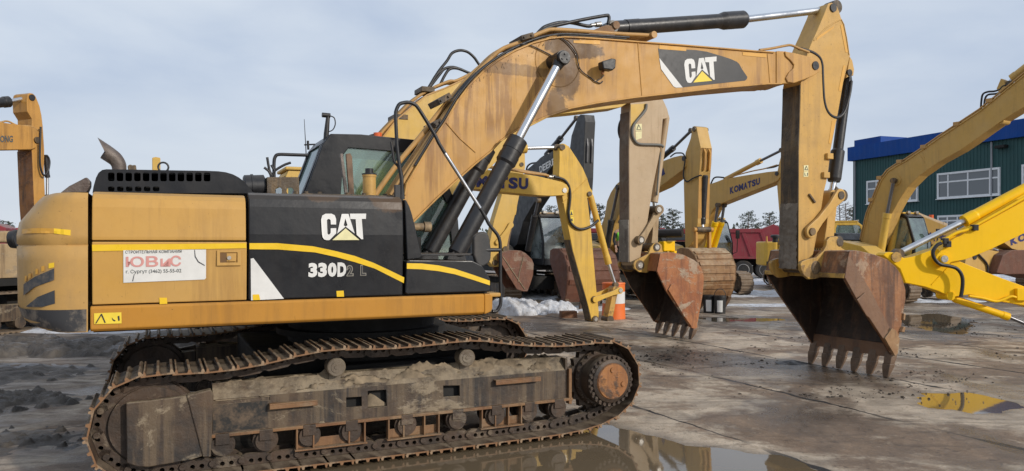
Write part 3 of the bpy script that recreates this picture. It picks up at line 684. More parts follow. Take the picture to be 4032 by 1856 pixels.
# filler neck, planks
mb=MB(); a=A.p(1454,770,-.9); mb.lathe(a,a+Vector((0,0,.20)),[(0,.063),(.9,.063),(.9,.068),(1,.068)],24); fn=mb.build('filler_neck',M['gold_stick'],ex)
mb=MB(); b=a+Vector((0,0,.20)); mb.lathe(b,b+Vector((0,0,.06)),[(0,.072),(.18,.072),(.18,.04),(1,.04)],18); mb.build('filler_cap',M['black'],fn)
mb=MB(); mb.box(-.86,-.02,-1.30,-.7,2.34,2.375)
for u in (-.9,-.82,-.7,-.45,-.3,-.1): mb.lathe((u,-1.25,2.36),(u,-1.25,2.395),[(0,.022),(1,.022)],6)
mb.build('deck_cover',M['grime'],ex,.006)
for pts4,nm in (([(1362,607),(1378,604),(1386,618),(1394,766),(1374,766)],'plank'),([(1338,606),(1350,605),(1370,766),(1358,766)],'steel_bar')):
    mb=MB(); mb.prism(A.U(pts4,-.35),-.36,-.32); o=mb.build('wooden_plank' if nm=='plank' else 'steel_bar',M['wood'] if nm=='plank' else M['exhaust'],None,.004)
    o.location=ex.location; o.rotation_euler=ex.rotation_euler
    tag(o,'rough wooden plank leaning upright on the deck before the near cab window' if nm=='plank' else 'thin steel bar leaning beside the wooden plank at the near cab window','plank' if nm=='plank' else 'bar')
# ---- cab
CB=[(-.68,1.45),(-.60,2.30),(-.34,3.05),(-.25,3.175),(.1,3.19),(.80,3.165),(.98,3.05),(1.28,2.40),(1.36,1.50)]
L0,L1=.46,1.46
cabo=MB()
wn=[(-.16,2.10),(-.10,2.95),(-.04,3.03),(.74,3.01),(.86,2.95),(1.17,2.38),(1.24,1.62),(.2,1.62),(-.1,1.9)]
cabo.prism(CB,L0,L0+.05,[wn]); cabo.prism(CB,L1-.05,L1,[wn])
cabo.prism([(-.34,3.06),(-.25,3.175),(.1,3.195),(.80,3.168),(.98,3.05),(.9,3.03),(.7,3.09),(-.2,3.09)],L0+.05,L1-.05)
cabo.prism([(-.68,1.45),(-.60,2.36),(-.53,2.36),(-.60,1.45)],L0+.05,L1-.05)
for l in (L0+.05,L1-.16): cabo.prism([(-.60,2.36),(-.34,3.06),(-.27,3.06),(-.53,2.36)],l,l+.11)
for l in (L0+.05,L1-.10): cabo.prism([(.98,3.05),(1.28,2.40),(1.36,1.5),(1.30,1.5),(1.22,2.38),(.92,3.03)],l,l+.05)
cabo.box(-.6,1.34,L0+.05,L1-.05,1.45,1.52)
cab=cabo.build('cab',M['black_panel'],ex,.025,3)
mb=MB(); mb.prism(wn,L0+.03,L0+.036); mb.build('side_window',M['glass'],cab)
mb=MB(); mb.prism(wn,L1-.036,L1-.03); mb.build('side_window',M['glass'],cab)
mb=MB(); mb.prism([(-.575,2.37),(-.32,3.055),(-.312,3.055),(-.567,2.37)],L0+.16,L1-.16); mb.build('rear_window',M['glass_dusty_sheen'],cab)
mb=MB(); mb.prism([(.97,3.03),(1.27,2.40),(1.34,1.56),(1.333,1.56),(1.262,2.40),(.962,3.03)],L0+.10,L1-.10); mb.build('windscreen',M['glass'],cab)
mb=MB(); mb.box(-.35,.2,L0+.28,L1-.28,1.9,2.02); mb.prism([(-.38,2.0),(-.25,2.0),(-.30,2.62),(-.42,2.62)],L0+.28,L1-.28); mb.build('seat',M['black'],cab,.04,3)
mb=MB(); mb.box(.75,.98,L0+.12,L0+.22,1.6,2.35); mb.box(.1,.7,L0+.10,L0+.22,1.9,2.12); mb.build('console',M['black_steel'],cab,.02)
mb=MB(); a=A.p(1487,552,.75); b=A.p(1487,524,.75); mb.lathe(a,b,[(0,.05),(.25,.05),(.25,.047),(.3,.047),(.3,.05),(1,.05)],20); mb.build('beacon',M['beacon'],cab)
mb=MB(); mb.tube(smooth_path([A.p(1445,548,.75),A.p(1452,537,.75),A.p(1468,531,.75),A.p(1478,533,.75)],4),.010,8); mb.build('beacon_cable',M['black'],cab)
mb=MB(); mb.tube([A.p(1283,560,.6),A.p(1285,527,.6),A.p(1292,455,.6)],[.030,.030,.022],8); mb.tube([A.p(1268,453,.6),A.p(1300,456,.6)],.028,8); mb.tube(smooth_path([A.p(1300,457,.6),A.p(1316,465,.6),A.p(1320,490,.6),A.p(1310,512,.6),A.p(1292,520,.6)],4),.007,6); mb.build('work_light_post',M['black'],cab)
mb=MB(); mb.tube([A.p(1206,640,1.0),A.p(1205,600,1.0),A.p(1198,470,1.0)],[.009,.006,.003],6); mb.tube([A.p(1198,571,1.0),A.p(1240,569,1.0)],.010,6); mb.tube([A.p(1212,555,1.0),A.p(1214,590,1.0)],.014,6); mb.build('antenna',M['black'],cab)

# ---- boom with rim plates, weld seams, decals
bt=[(1592,768),(1600,723),(1637,660),(1677,593),(1712,535),(1750,480),(1800,395),(1850,330),(1900,280),(1960,235),(2025,197),(2100,165),(2165,148),(2225,142),(2300,145),(2400,152),(2500,160),(2688,174),(2832,186),(2976,198),(3051,203)]
bb_=[(3081,332),(3026,333),(2826,350),(2688,366),(2500,387),(2350,409),(2250,429),(2150,464),(2100,486),(2050,507),(1975,558),(1940,596),(1875,648),(1800,715),(1725,783),(1630,878)]
BL=.27
top=A.U(bt,-BL); bot=A.U(bb_,-BL)
bm_=MB(); core=offset_line(top,-.018)+[A.uz(3066,200,-BL),A.uz(3101,201,-BL),A.uz(3100,331,-BL)]+offset_line(bot,-.018)+[A.uz(1560,915,-BL),A.uz(1520,880,-BL)]
bm_.prism(core,-.245,.245)
strip(bm_,top,-.02,-BL,BL); strip(bm_,bot,-.02,-BL,BL)
boom=bm_.build('boom',M['gold_boom'],ex,.006)
mb=MB()
for L in ([(2512,170),(2516,230),(2528,382)],[(3021,212),(3026,260),(3031,325)],[(1755,482),(1810,545),(1872,600)],[(3066,202),(3073,260),(3077,330)]):
    mb=MB(); mb.tube([A.p(x,y,-.246) for x,y in L],.009,6); mb.build('weld_seam',M['gold_boom'],boom)
mb=MB(); c=A.uz(2196,243,-.246); ri=[Vector((c[0]+.30*math.cos(i*math.pi/18),-.247,c[1]+.30*math.sin(i*math.pi/18))) for i in range(37)]; mb.tube(ri,.006,6); mb.build('weld_ring',M['gold_boom'],boom)
# clevis plates at the boom end
cl=MB(); cp=A.U([(3090,203),(3122,208),(3180,222),(3216,233),(3229,250),(3231,268),(3226,284),(3201,300),(3160,316),(3126,328),(3101,324),(3094,308),(3107,285),(3124,270),(3126,256),(3112,238),(3094,222)],-.28)
c2=A.U([(3060,201),(3122,207),(3216,233),(3229,250),(3231,268),(3226,284),(3201,300),(3126,328),(3060,331)],-.27)
for s_ in (-1,1): cl.prism(cp,s_*.262,s_*.285); cl.prism(c2,s_*.262,s_*.205)
clo=cl.build('boom_clevis',M['gold_boom'],boom,.01)
mb=MB(); c=A.uz(3211,259,-.29); mb.pin(c[0],c[1],-.30,.30,.062,28); mb.build('pin',M['black_steel'],clo,.006)
# greasy patch of caked oil, black and white decal
D2=lambda L:[(2576+x/2,y/2) for x,y in L]; D1=lambda L:[(1400+x/2,y/2) for x,y in L]
mb=MB(); decal_px(mb,D2([(30,385),(38,378),(250,392),(330,396),(410,408),(540,446),(600,466),(650,488),(668,505),(690,545),(732,607),(728,625),(715,636),(220,690),(170,690),(60,560),(40,460)]),A,-.245,.003); dec=mb.build('decal_panel',M['decal_black'],boom)
mb=MB(); decal_px(mb,D2([(38,458),(222,691),(170,692),(150,683),(52,545)]),A,-.245,.006); mb.build('white_wedge',M['white_decal'],dec)
LQ=D2([(231,468),(489,446),(492,636),(245,660)]); mb=MB(); decal(mb,CAT_L,LQ,A,-.245,.006); mb.build('lettering',M['white_decal'],dec)
mb=MB(); decal(mb,CAT_T,LQ,A,-.245,.006); mb.build('emblem_triangle',M['decal_yellow'],dec)
for q_ in (D2([(38,356),(250,375),(250,404),(38,388)]),D2([(695,412),(885,424),(880,455),(695,438)]),D1([(1715,320),(1925,318),(1925,352),(1715,340)])): mb=MB(); decal_px(mb,q_,A,-.245,.005); mb.build('amber_tape',M['amber_tape'],boom)
# caked grease streaks: blobs with their own shape
random.seed(21); mb=MB()
def blobs(n,fx,w=(2,6),h=(4,14),lat=-.246):
    for _ in range(n):
        x,y=fx(); a=random.uniform(*w)/2; b=random.uniform(*h)/2; k=random.uniform(-.4,.4)
        q=[(x+a*math.cos(t)*random.uniform(.5,1.2)+k*b*math.sin(t),y+b*math.sin(t)*random.uniform(.6,1.2)) for t in [i*math.pi/4 for i in range(8)]]
        decal_px(mb,q,A,lat,.0015+random.random()*.002)
blobs(34,lambda:((lambda t:(1850+t*330,335-185*t**.75+random.uniform(4,26)))(random.random())),(1,2.2),(4,22))
tag(mb.build('grease_marks',M['grease'],boom),kind='stuff')
# pipes and hoses along the boom top
pp=[(2568,141),(2520,138),(2450,135),(2300,124),(2182,117),(2145,124),(2090,147),(2040,170),(1985,190),(1950,215),(1915,250),(1880,285),(1830,345),(1775,415),(1735,475),(1690,545),(1640,620),(1590,690),(1540,770)]
pm=MB(); base=[A.p(x,y,-.14) for x,y in pp]
for dl,du in ((0,0),(.10,.0),(.20,-.0)):
    pm.tube(smooth_path([p+Vector((du,dl,-.01*dl)) for p in base],3),.026,10)
pm.tube(smooth_path([A.p(x,y,-.20) for x,y in ((2160,152),(2080,178),(1990,222),(1900,275),(1860,315),(1800,385),(1745,468),(1690,560),(1620,665),(1560,765))],4),.022,10)
for x,y in ((2440,140),(2150,128),(1990,195),(1750,385),(1725,480)): pass
pm.tube(smooth_path([A.p(x,y,-.05) for x,y in ((1940,225),(1860,292),(1790,372),(1720,455),(1650,545),(1570,640),(1510,722),(1478,768))],4),.030,10)
pipes=pm.build('boom_pipes',M['tan_pipe'],boom)
pm=MB()
for dl in (0,.07,.14): pm.tube(smooth_path([A.p(x-3,y-4,-.24)+Vector((0,dl,0)) for x,y in ((2480,152),(2250,139),(2165,145),(2100,162),(2025,194),(1960,232),(1900,277),(1850,327),(1800,392),(1750,477),(1712,532),(1677,590),(1637,657))],4),.014,8)
pm.tube(smooth_path([A.p(x,y,-.12) for x,y in ((1990,212),(1880,312),(1820,385),(1760,468),(1700,560),(1640,655))],4),.02,8)
pm.build('boom_hoses',M['black'],boom)
for (x,y),(w,h) in (((2070,148),(.17,.06)),((1745,392),(.17,.07)),((1718,488),(.1,.07)),((1560,770),(.1,.05))):
    mb=MB(); c=A.p(x,y,-.16); d=.55 if x<1900 else .35; cu,su=math.cos(d),math.sin(d)
    q=[(c.x+a*cu-b*su,c.z+a*su+b*cu) for a,b in ((-w/2,-h/2),(w/2,-h/2),(w/2,h/2),(-w/2,h/2))]; mb.prism(q,-.22,.12)
    for k in (-.3,.3): mb.pin(c.x+k*w*cu-.0,c.z+k*w*su,-.24,-.2,.015,6)
    mb.build('pipe_clamp',M['grime'],boom,.006)
mb=MB(); c=A.uz(2566,141,-.14); mb.pin(c[0],c[1],-.2,.12,.045,14); mb.build('pipe_end',M['tan_pipe'],boom)
hm=MB()
for L,l in (([(2110,140),(2130,118),(2150,104),(2200,90),(2250,90),(2310,103),(2330,102)],-.05),([(2115,137),(2150,112),(2230,92),(2310,75),(2385,62),(2396,64),(2398,75),(2394,95)],-.12)): hm.tube(smooth_path([A.p(x,y,l) for x,y in L],5),.022,10)
ho=hm.build('cylinder_hose',M['black'],boom)
mb=MB(); mb.lathe(A.p(2326,100,-.05),A.p(2364,96,-.05),[(0,.022),(.5,.022),(.5,.035),(1,.035)],12); mb.build('hose_fitting',M['bolt'],ho)
# thin wiring and the work lamp on the boom side
mb=MB()
for L in ([(2050,174),(2085,178),(2120,193),(2170,218)],[(2195,143),(2230,165),(2268,212),(2276,250),(2290,280),(2330,310),(2345,322),(2365,328),(2373,320)],[(2345,322),(2368,308),(2378,296)]): mb.tube(smooth_path([A.p(x,y,-.262) for x,y in L],5),.007,6)
mb.build('lamp_wire',M['black'],boom)
lm=MB(); a=A.uz(2356,262,-.40); q=A.U([(2361,246),(2400,234),(2416,237),(2414,272),(2403,281),(2366,276)],-.38); lm.prism(q,-.44,-.33); lo=lm.build('work_lamp',M['black'],boom,.015,3)
mb=MB(); mb.tube([A.p(2362,262,-.245),A.p(2375,280,-.36),A.p(2372,292,-.36)],.018,8); mb.build('lamp_bracket',M['hub_rust'],lo)
# boom cylinders
for l in (-.44,.44):
    e0=A.p(2208,233,-.44); m0=A.p(2026,575,-.44); z0=A.p(1790,1010,-.44)
    e0.y=m0.y=z0.y=l
    mb=MB(); d=(z0-m0); mb.lathe(m0-d*.06,z0,[(0,.06),(0,.115),(.10,.118),(.10,.112),(.14,.112),(.14,.118),(.20,.118),(.22,.098),(.97,.098),(1,.07)],28)
    # side pipe along the barrel
    s_=Vector((.08,-.03,.07)); mb.tube([m0+d*.10+s_,m0+d*.16+s_*1.35,m0+d*.85+s_*1.3],.018,8)
    mb.lathe(z0+d*.0+Vector((0,-.07,-.05)),z0+Vector((0,.07,-.05)),[(0,.11),(1,.11)],20)
    bc=mb.build('boom_cylinder',M['black_steel'],ex)
    mb=MB(); mb.cyl(e0,m0,.052,22); mb.build('rod',M['chrome'],bc)
    mb=MB(); mb.lathe(e0+Vector((0,-.06,0)),e0+Vector((0,.06,0)),[(0,.06),(0,.088),(1,.088),(1,.06)],24); mb.tube([e0,e0+(m0-e0)*.10],[.085,.06],14)
    s2=-1 if l<0 else 1
    mb.lathe(e0+Vector((0,s2*.05,0)),e0+Vector((0,s2*.10,0)),[(0,.080),(.7,.080),(1,.072)],26)
    for k in range(3):
        aa=R(90+120*k); q=e0+Vector((.038*math.cos(aa),s2*.10,.038*math.sin(aa))); mb.cyl(q,q+Vector((0,s2*.012,0)),.012,8)
    mb.lathe(e0+Vector((0,-s2*.06,0)),e0+Vector((0,-s2*.2,0)),[(0,.08),(1,.09)],20)
    mb.build('rod_eye',M['black'],bc)
# stick cylinder
a=A.p(2397,113,0); b=A.p(2440,107,0); g=A.p(2848,84,0); g2=A.p(2931,77,0); r_=A.p(3240,41,0); e=A.p(3278,33,0)
mb=MB(); mb.lathe(a-(b-a)*.3,g2,[(0,.06),(.03,.095),(.13,.095),(.13,.103),(.22,.103),(.22,.098),(.80,.098),(.84,.122),(.985,.122),(1,.10)],30)
mb.lathe(a+Vector((0,-.1,0)),a+Vector((0,.1,0)),[(0,.08),(1,.08)],20)
scy=mb.build('stick_cylinder',M['black_steel'],ex)
mb=MB(); mb.cyl(g2,r_,.050,24); mb.build('rod',M['chrome'],scy)
mb=MB(); mb.tube([r_-(r_-g2)*.03,r_+(e-r_)*.6],[.058,.075],16); mb.lathe(e+Vector((0,-.09,0)),e+Vector((0,.09,0)),[(0,.10),(1,.10)],22); mb.build('rod_eye',M['grime'],scy)
lg=MB(); lp=A.U([(2300,146),(2330,122),(2368,106),(2385,101),(2402,104),(2414,116),(2416,132),(2420,160)],-.13)
for l in (-.16,.12): lg.prism(lp,l,l+.035)
lg.pin(*A.uz(2397,113,0),-.18,.18,.05,18); lg.build('cylinder_lug',M['frame_rust'],boom,.006)

# ---- stick
SL=.17
sp=[(3261,15),(3268,12),(3276,11),(3288,17),(3296,25),(3306,50),(3313,75),(3326,100),(3337,150),(3346,210),(3348,218),(3321,325),(3301,440),(3271,593),(3259,698),(3244,758),(3236,813),(3214,943),(3201,1008),(3185,1050),(3165,1062),(3144,1064),(3145,830),(3146,593),(3152,400),(3153,330),(3165,262),(3183,200),(3200,160),(3216,125),(3246,55)]
sm=MB(); S2=A.U(sp,-SL); sm.prism(S2,-SL,SL); stick=sm.build('stick',M['gold_stick'],ex,.008)
mb=MB(); rl=A.U([(3204,160),(3250,112),(3285,90),(3312,77),(3322,97),(3333,150),(3341,205),(3342,216)],-SL); mb.tube([Vector((u,-SL-.001,z)) for u,z in rl],.010,6); mb.build('weld_seam',M['gold_stick'],stick)
# caked underside of the stick: a plate of grime and a thick crust of mud at the foot
fl=[(3146,1063),(3145,830),(3146,593),(3152,400),(3153,335)]; F2=A.U(fl,-SL)
mb=MB(); strip(mb,F2,.010,-SL+.006,SL-.006); mb.build('grime_layer',M['grime'],stick)
mb=MB(); random.seed(4); k=40; w=11; vs=[];fs=[]
lo_,hi_=A.uz(3144,1060,-SL),A.uz(3145,800,-SL)
for i in range(k+1):
    for j in range(w+1):
        z=lo_[1]+(hi_[1]-lo_[1])*i/k; l=-SL+.004+(2*SL-.008)*j/w; u=lo_[0]+(hi_[0]-lo_[0])*i/k
        fade=min(1,(k-i)/9+.0); d=(.012+.022*random.random()**1.5)*fade+.004; vs.append((u-.010-d,l,z+random.uniform(-.006,.006)))
for i in range(k):
    for j in range(w): q=i*(w+1)+j; fs.append((q,q+1,q+w+2,q+w+1))
mb.add(vs,fs,True); mb.build('mud_crust',M['concrete_caked'],stick)
for q in ([(1275,320),(1285,290),(1415,205),(1410,225)],[(1465,200),(1482,196),(1525,415),(1505,415)],[(1488,515),(1507,520),(1470,722),(1450,715)],[(1398,952),(1428,945),(1388,1135),(1372,1130)]): mb=MB(); decal_px(mb,D2(q),A,-SL,.004); mb.build('amber_tape',M['amber_tape'],stick)
mb=MB(); decal_px(mb,[(3164,652),(3182,651),(3182,673),(3164,674)],A,-SL,.004); decal_px(mb,[(3164,676),(3182,675),(3182,696),(3163,697)],A,-SL,.004); wd=mb.build('warning_decal',M['pale_yellow'],stick)
mb=MB(); 
for q in ([(3166,670),(3173,654),(3175,654),(3181,670)],): decal_px(mb,q,A,-SL,.0055)
mb.build('pictogram',M['decal_black'],wd)
mb=MB(); decal_px(mb,[(3169.5,667.5),(3174,658.5),(3178,667.5)],A,-SL,.007); mb.build('pictogram_core',M['pale_yellow'],wd)
mb=MB(); decal_px(mb,[(3167,680),(3169,680),(3169,690),(3174,690),(3174,692),(3167,692)],A,-SL,.0055); decal_px(mb,[(3177,681),(3180,681),(3180,693),(3177,693)],A,-SL,.0055); mb.build('pictogram',M['decal_black'],wd)
for x,y in ((3262,616),(3248,690)):
    mb=MB(); c=A.uz(x,y,-SL); mb.box(c[0]-.07,c[0]+.05,-SL-.05,-SL+.05,c[1]-.045,c[1]+.04); mb.build('pipe_bracket',M['gold_stick'],stick,.008)
mb=MB(); c=A.uz(3192,782,-SL); mb.prism([(c[0]-.06,c[1]+.05),(c[0]-.04,c[1]+.07),(c[0]+.08,c[1]-.05),(c[0]+.06,c[1]-.07)],-SL-.03,-SL); mb.build('hose_cleat',M['grime'],stick,.004)
# lug of bucket cylinder, pin caps
mb=MB(); lp=A.U([(3340,225),(3350,240),(3357,275),(3354,300),(3340,300),(3326,310)],-.10)
for l in (-.13,.09): mb.prism(lp,l,l+.04)
mb.build('cylinder_lug',M['gold_stick'],stick,.008)
mb=MB(); c=A.uz(3344,287,-.13); mb.pin(c[0],c[1],-.145,.145,.05,20); mb.build('pin',M['black'],stick)
mb=MB(); c=A.uz(3279,32,-SL); mb.pin(c[0],c[1],-SL-.02,SL+.02,.062,24); mb.build('pin',M['black_steel'],stick,.006)
# bucket cylinder
a=A.p(3341,292,0); g=A.p(3300,690,0); r_=A.p(3303,745,0)
a=A.p(3338,292,0); top_=A.p(3330,330,0); g=A.p(3283,716,0); r2=A.p(3277,745,0); e=A.p(3300,772,0)
mb=MB(); mb.lathe(a,g,[(0,.05),(.06,.075),(.7,.075),(.72,.10),(.97,.10),(1,.085)],26); bcy=mb.build('bucket_cylinder',M['black_steel'],ex)
mb=MB(); mb.cyl(g,r2+(r2-g)*.5,.045,18); mb.build('rod',M['chrome'],bcy)
mb=MB(); mb.tube([r2,e],[.07,.085],14); mb.lathe(e+Vector((0,-.10,0)),e+Vector((0,.10,0)),[(0,.09),(1,.09)],20); mb.build('rod_eye',M['grime'],bcy)
for l in (-.05,.05): pass
mb=MB(); mb.tube(smooth_path([A.p(x,y,-.12) for x,y in ((3345,305),(3338,345),(3332,400),(3330,430))],4),.020,8); mb.tube(smooth_path([A.p(x,y,-.16) for x,y in ((3352,320),(3344,375),(3325,440),(3300,463),(3275,458),(3255,435),(3244,395),(3240,340),(3238,290),(3236,255),(3226,228),(3200,208),(3165,196),(3145,192)) ],5),.024,10); mb.build('stick_hose',M['black'],stick)
mb=MB(); mb.tube(smooth_path([A.p(x,y,-.22) for x,y in ((2990,198),(3040,191),(3090,181),(3115,179),(3145,191),(3185,206))],4),.018,8); mb.build('stick_pipe',M['tan_pipe'],stick)
# linkage
P1=A.uz(3191,913,-.22); P2=A.uz(3306,770,-.22); P3=A.uz(3287,953,-.22); P4=A.uz(3193,1054,-.22)
for l0,l1 in ((-.245,-.19),(.19,.245)):
    mb=MB(); hull_bone(mb,P1,.095,P2,.10,l0,l1,9,.062); mb.build('bucket_link',M['gold_stick'],ex,.012)
mb=MB(); hull_bone(mb,P3,.10,P2,.09,-.12,.12,9,.085); mb.build('power_link',M['gold_stick'],ex,.012)
for p_,r_,l in ((P1,.055,.27),(P2,.06,.26),(P3,.075,.31),(P4,.085,.32)):
    mb=MB(); mb.lathe((p_[0],-l,p_[1]),(p_[0],l,p_[1]),[(0,r_*.75),(0.0,r_),(1,r_),(1,r_*.75)],24)
    if r_>.07: mb.lathe((p_[0],-l-.005,p_[1]),(p_[0],-l+.05,p_[1]),[(0,r_*.7),(.3,r_*1.18),(1,r_*1.18)],24)
    mb.build('pin',M['grime'],ex)
# ---- bucket
W=.74
def make_bucket(fr,root,prof_px,nB,W,lip_px,mats,teeth,ears,lat,thick=.03,under=None):
    """prof_px: outline of near side plate, starting at the mouth edge A, B (top of beam), then round the back to the cutting edge"""
    prof=fr.U(prof_px,lat)
    mb=MB(); back=prof[:nB]; strip(mb,back,-thick if True else thick,-W,W)
    for s_ in (-1,1): mb.prism(prof,s_*W,s_*(W-.035))
    return mb,prof
bpx=[(3324,1093),(3346,990),(3362,986),(3381,988),(3444,1003),(3494,1023),(3529,1053),(3546,1078),(3556,1105),(3566,1143),(3566,1180),(3561,1210),(3554,1250),(3549,1286),(3536,1336),(3524,1401),(3514,1401),(3474,1331),(3369,1173)]
prof=A.U(bpx,-W)
mb=MB(); strip(mb,prof[:16],-.035,-W+.001,W-.001)
for s_ in (-1,1): mb.prism(prof,s_*W,s_*(W-.04))
mb.m=1
# cutting lip
lipu=A.uz(3519,1401,-W); d0=(prof[14][0],prof[14][1])
bk=mb.build('bucket',[M['bucket'],M['bucket_shade']],ex,.008)
mb=MB(); inn=offset_line(prof[:16],-.037); strip(mb,inn,-.004,-W+.042,W-.042)
for s_ in (-1,1): 
    ip=[prof[0]]+inn[1:15]+[prof[16],prof[17],prof[18]]; mb.prism([(u-.0,z) for u,z in ip],s_*(W-.041),s_*(W-.044))
mb.build('bucket_inner_shade',M['bucket_shade'],bk)
mb=MB(); q=A.U([(3338,1006),(3324,1093),(3369,1175),(3399,1156),(3488,1309),(3500,1290),(3424,1142),(3362,1040)],-W); mb.prism(q,-W-.014,-W); mb.build('wear_plate',M['bucket_plate_dark'],bk,.004)
mb=MB(); q=A.U([(3399,1151),(3489,1307),(3469,1333),(3414,1250),(3404,1243),(3367,1180)],-W); mb.prism(q,-W-.035,-W-.015); mb.build('side_cutter',M['bucket_plate_dark'],bk,.006)
mb=MB(); q=A.U([(3504,1292),(3518,1300),(3534,1333),(3527,1390),(3516,1402),(3500,1375),(3475,1332)],-W); mb.prism(q,-W-.04,-W-.0); q=A.U([(3547,1285),(3554,1288),(3550,1308),(3539,1305)],-W); mb.prism(q,-W-.05,-W+.1); q=A.U([(3553,1233),(3560,1236),(3556,1262),(3550,1258)],-W); mb.prism(q,-W-.03,-W+.1); mb.build('side_cutter',M['bucket_plate'],bk,.006)
mb=MB(); q=[A.uz(3324,1093,-W),A.uz(3328,1078,-W)]; q=[(q[0][0]-.012,q[0][1]-.012),(q[1][0]-.02,q[1][1]),(q[1][0]+.02,q[1][1]+.01),(q[0][0]+.03,q[0][1]-.01)]; mb.prism(q,-W+.001,W-.001); mb.build('top_lip',M['worn_yellow'],bk,.005)
# hinge ears
ear=[(3146,1041),(3152,1029),(3169,1022),(3209,1013),(3236,988),(3247,968),(3250,948),(3262,934),(3285,930),(3305,938),(3309,958),(3306,975),(3318,983),(3340,995),(3330,1085),(3300,1083),(3240,1090),(3205,1098),(3180,1100),(3160,1085),(3150,1065)]
for s_ in (-1,1):
    mb=MB(); mb.prism(A.U(ear,-.28),s_*.25,s_*.31); mb.build('hinge_ear',M['worn_yellow'],bk,.010)
# teeth
cutz=A.uz(3519,1401,-W); tip=A.uz(3492,1488,-W)
for i in range(6):
    l=-.68+1.36*i/5
    du,dz=tip[0]-cutz[0]+.03,-cutz[1]+.0
    mb=MB(); c=cutz
    def sec_(f,w,h):
        q=(c[0]+du*f+.02,c[1]+dz*f); return [(q[0]-h,l-w,q[1]),(q[0]+h,l-w,q[1]),(q[0]+h,l+w,q[1]),(q[0]-h,l+w,q[1])]
    rings=[sec_(-.35,.050,.05),sec_(.05,.062,.06),sec_(.38,.060,.05)]
    vs=[p for r in rings for p in r]; fs=[]
    for k in range(2):
        for j in range(4): fs.append((k*4+j,k*4+(j+1)%4,k*4+4+(j+1)%4,k*4+4+j))
    fs+= [(0,1,2,3),(8,9,10,11)]; mb.add(vs,fs); ad=mb.build('tooth_adapter',M['tooth'],bk,.012)
    mb=MB(); rings=[sec_(.36,.066,.058),sec_(.55,.062,.052),sec_(.98,.040,.02)]; vs=[p for r in rings for p in r]; mb.add(vs,fs); mb.build('tooth',M['tooth'],ad,.012)
# lip edge between the teeth
mb=MB(); q=(cutz[0],cutz[1]); mb.prism([(q[0]-.03,q[1]-.03),(q[0]+.05,q[1]-.02),(q[0]+.06,q[1]+.16),(q[0]+.0,q[1]+.16)],-W+.001,W-.001); mb.build('cutting_edge',M['bucket_plate_dark'],bk,.006)
# ---- hand rail and mirror at the front corner
mb=MB(); hr=[(1587,785),(1580,700),(1575,670),(1566,600),(1562,553),(1558,460),(1560,436),(1572,412),(1591,405),(1610,404),(1630,411),(1650,431),(1710,528),(1745,593),(1895,828),(1925,883),(1965,938),(1970,1010),(1970,1093),(1972,1186),(1966,1210),(1954,1226),(1938,1226)]
mb.tube(smooth_path([A.p(x,y,-1.38) for x,y in hr],4),.0175,10); hro=mb.build('handrail',M['black'],ex)
mb=MB(); mb.tube([A.p(1752,604,-1.383),A.p(1890,820,-1.383)],.0178,10); mb.build('worn_rail',M['chrome'],hro)
mb=MB(); mb.tube(smooth_path([A.p(1580,792,-1.38),A.p(1581,700,-1.38),A.p(1570,660,-1.36),A.p(1552,635,-1.36),A.p(1545,590,-1.36),A.p(1540,560,-1.36)],4),[.02]*8+[.013]*13,8); mb.box(A.uz(1553,720,-1.38)[0],A.uz(1575,720,-1.38)[0],-1.40,-1.36,2.33,2.47); mb.build('rail_post',M['black'],ex,.004)
mb=MB(); mp=A.U([(1856,938),(1862,926),(1882,914),(1900,913),(1913,922),(1920,945),(1925,985),(1924,1020),(1915,1038),(1893,1050),(1876,1049),(1866,1035),(1857,1005)],-1.38); mb.prism(mp,-1.44,-1.38); mir=mb.build('mirror',M['mirror_back'],ex,.03,4,20)
mb=MB(); mb.tube([A.p(1912,985,-1.41),A.p(1968,985,-1.40)],.02,10); mb.lathe(A.p(1904,986,-1.41),A.p(1926,986,-1.41),[(0,.03),(1,.035)],14); mb.build('mirror_bracket',M['black'],mir)
mb=MB(); q=A.p(1655,894,.1); mb.lathe(q+Vector((-.08,0,0)),q+Vector((.12,0,0)),[(0,.045),(.6,.045),(.6,.06),(1,.06)],16); mb.build('boom_foot_pin',M['muddy_tan'],ex)
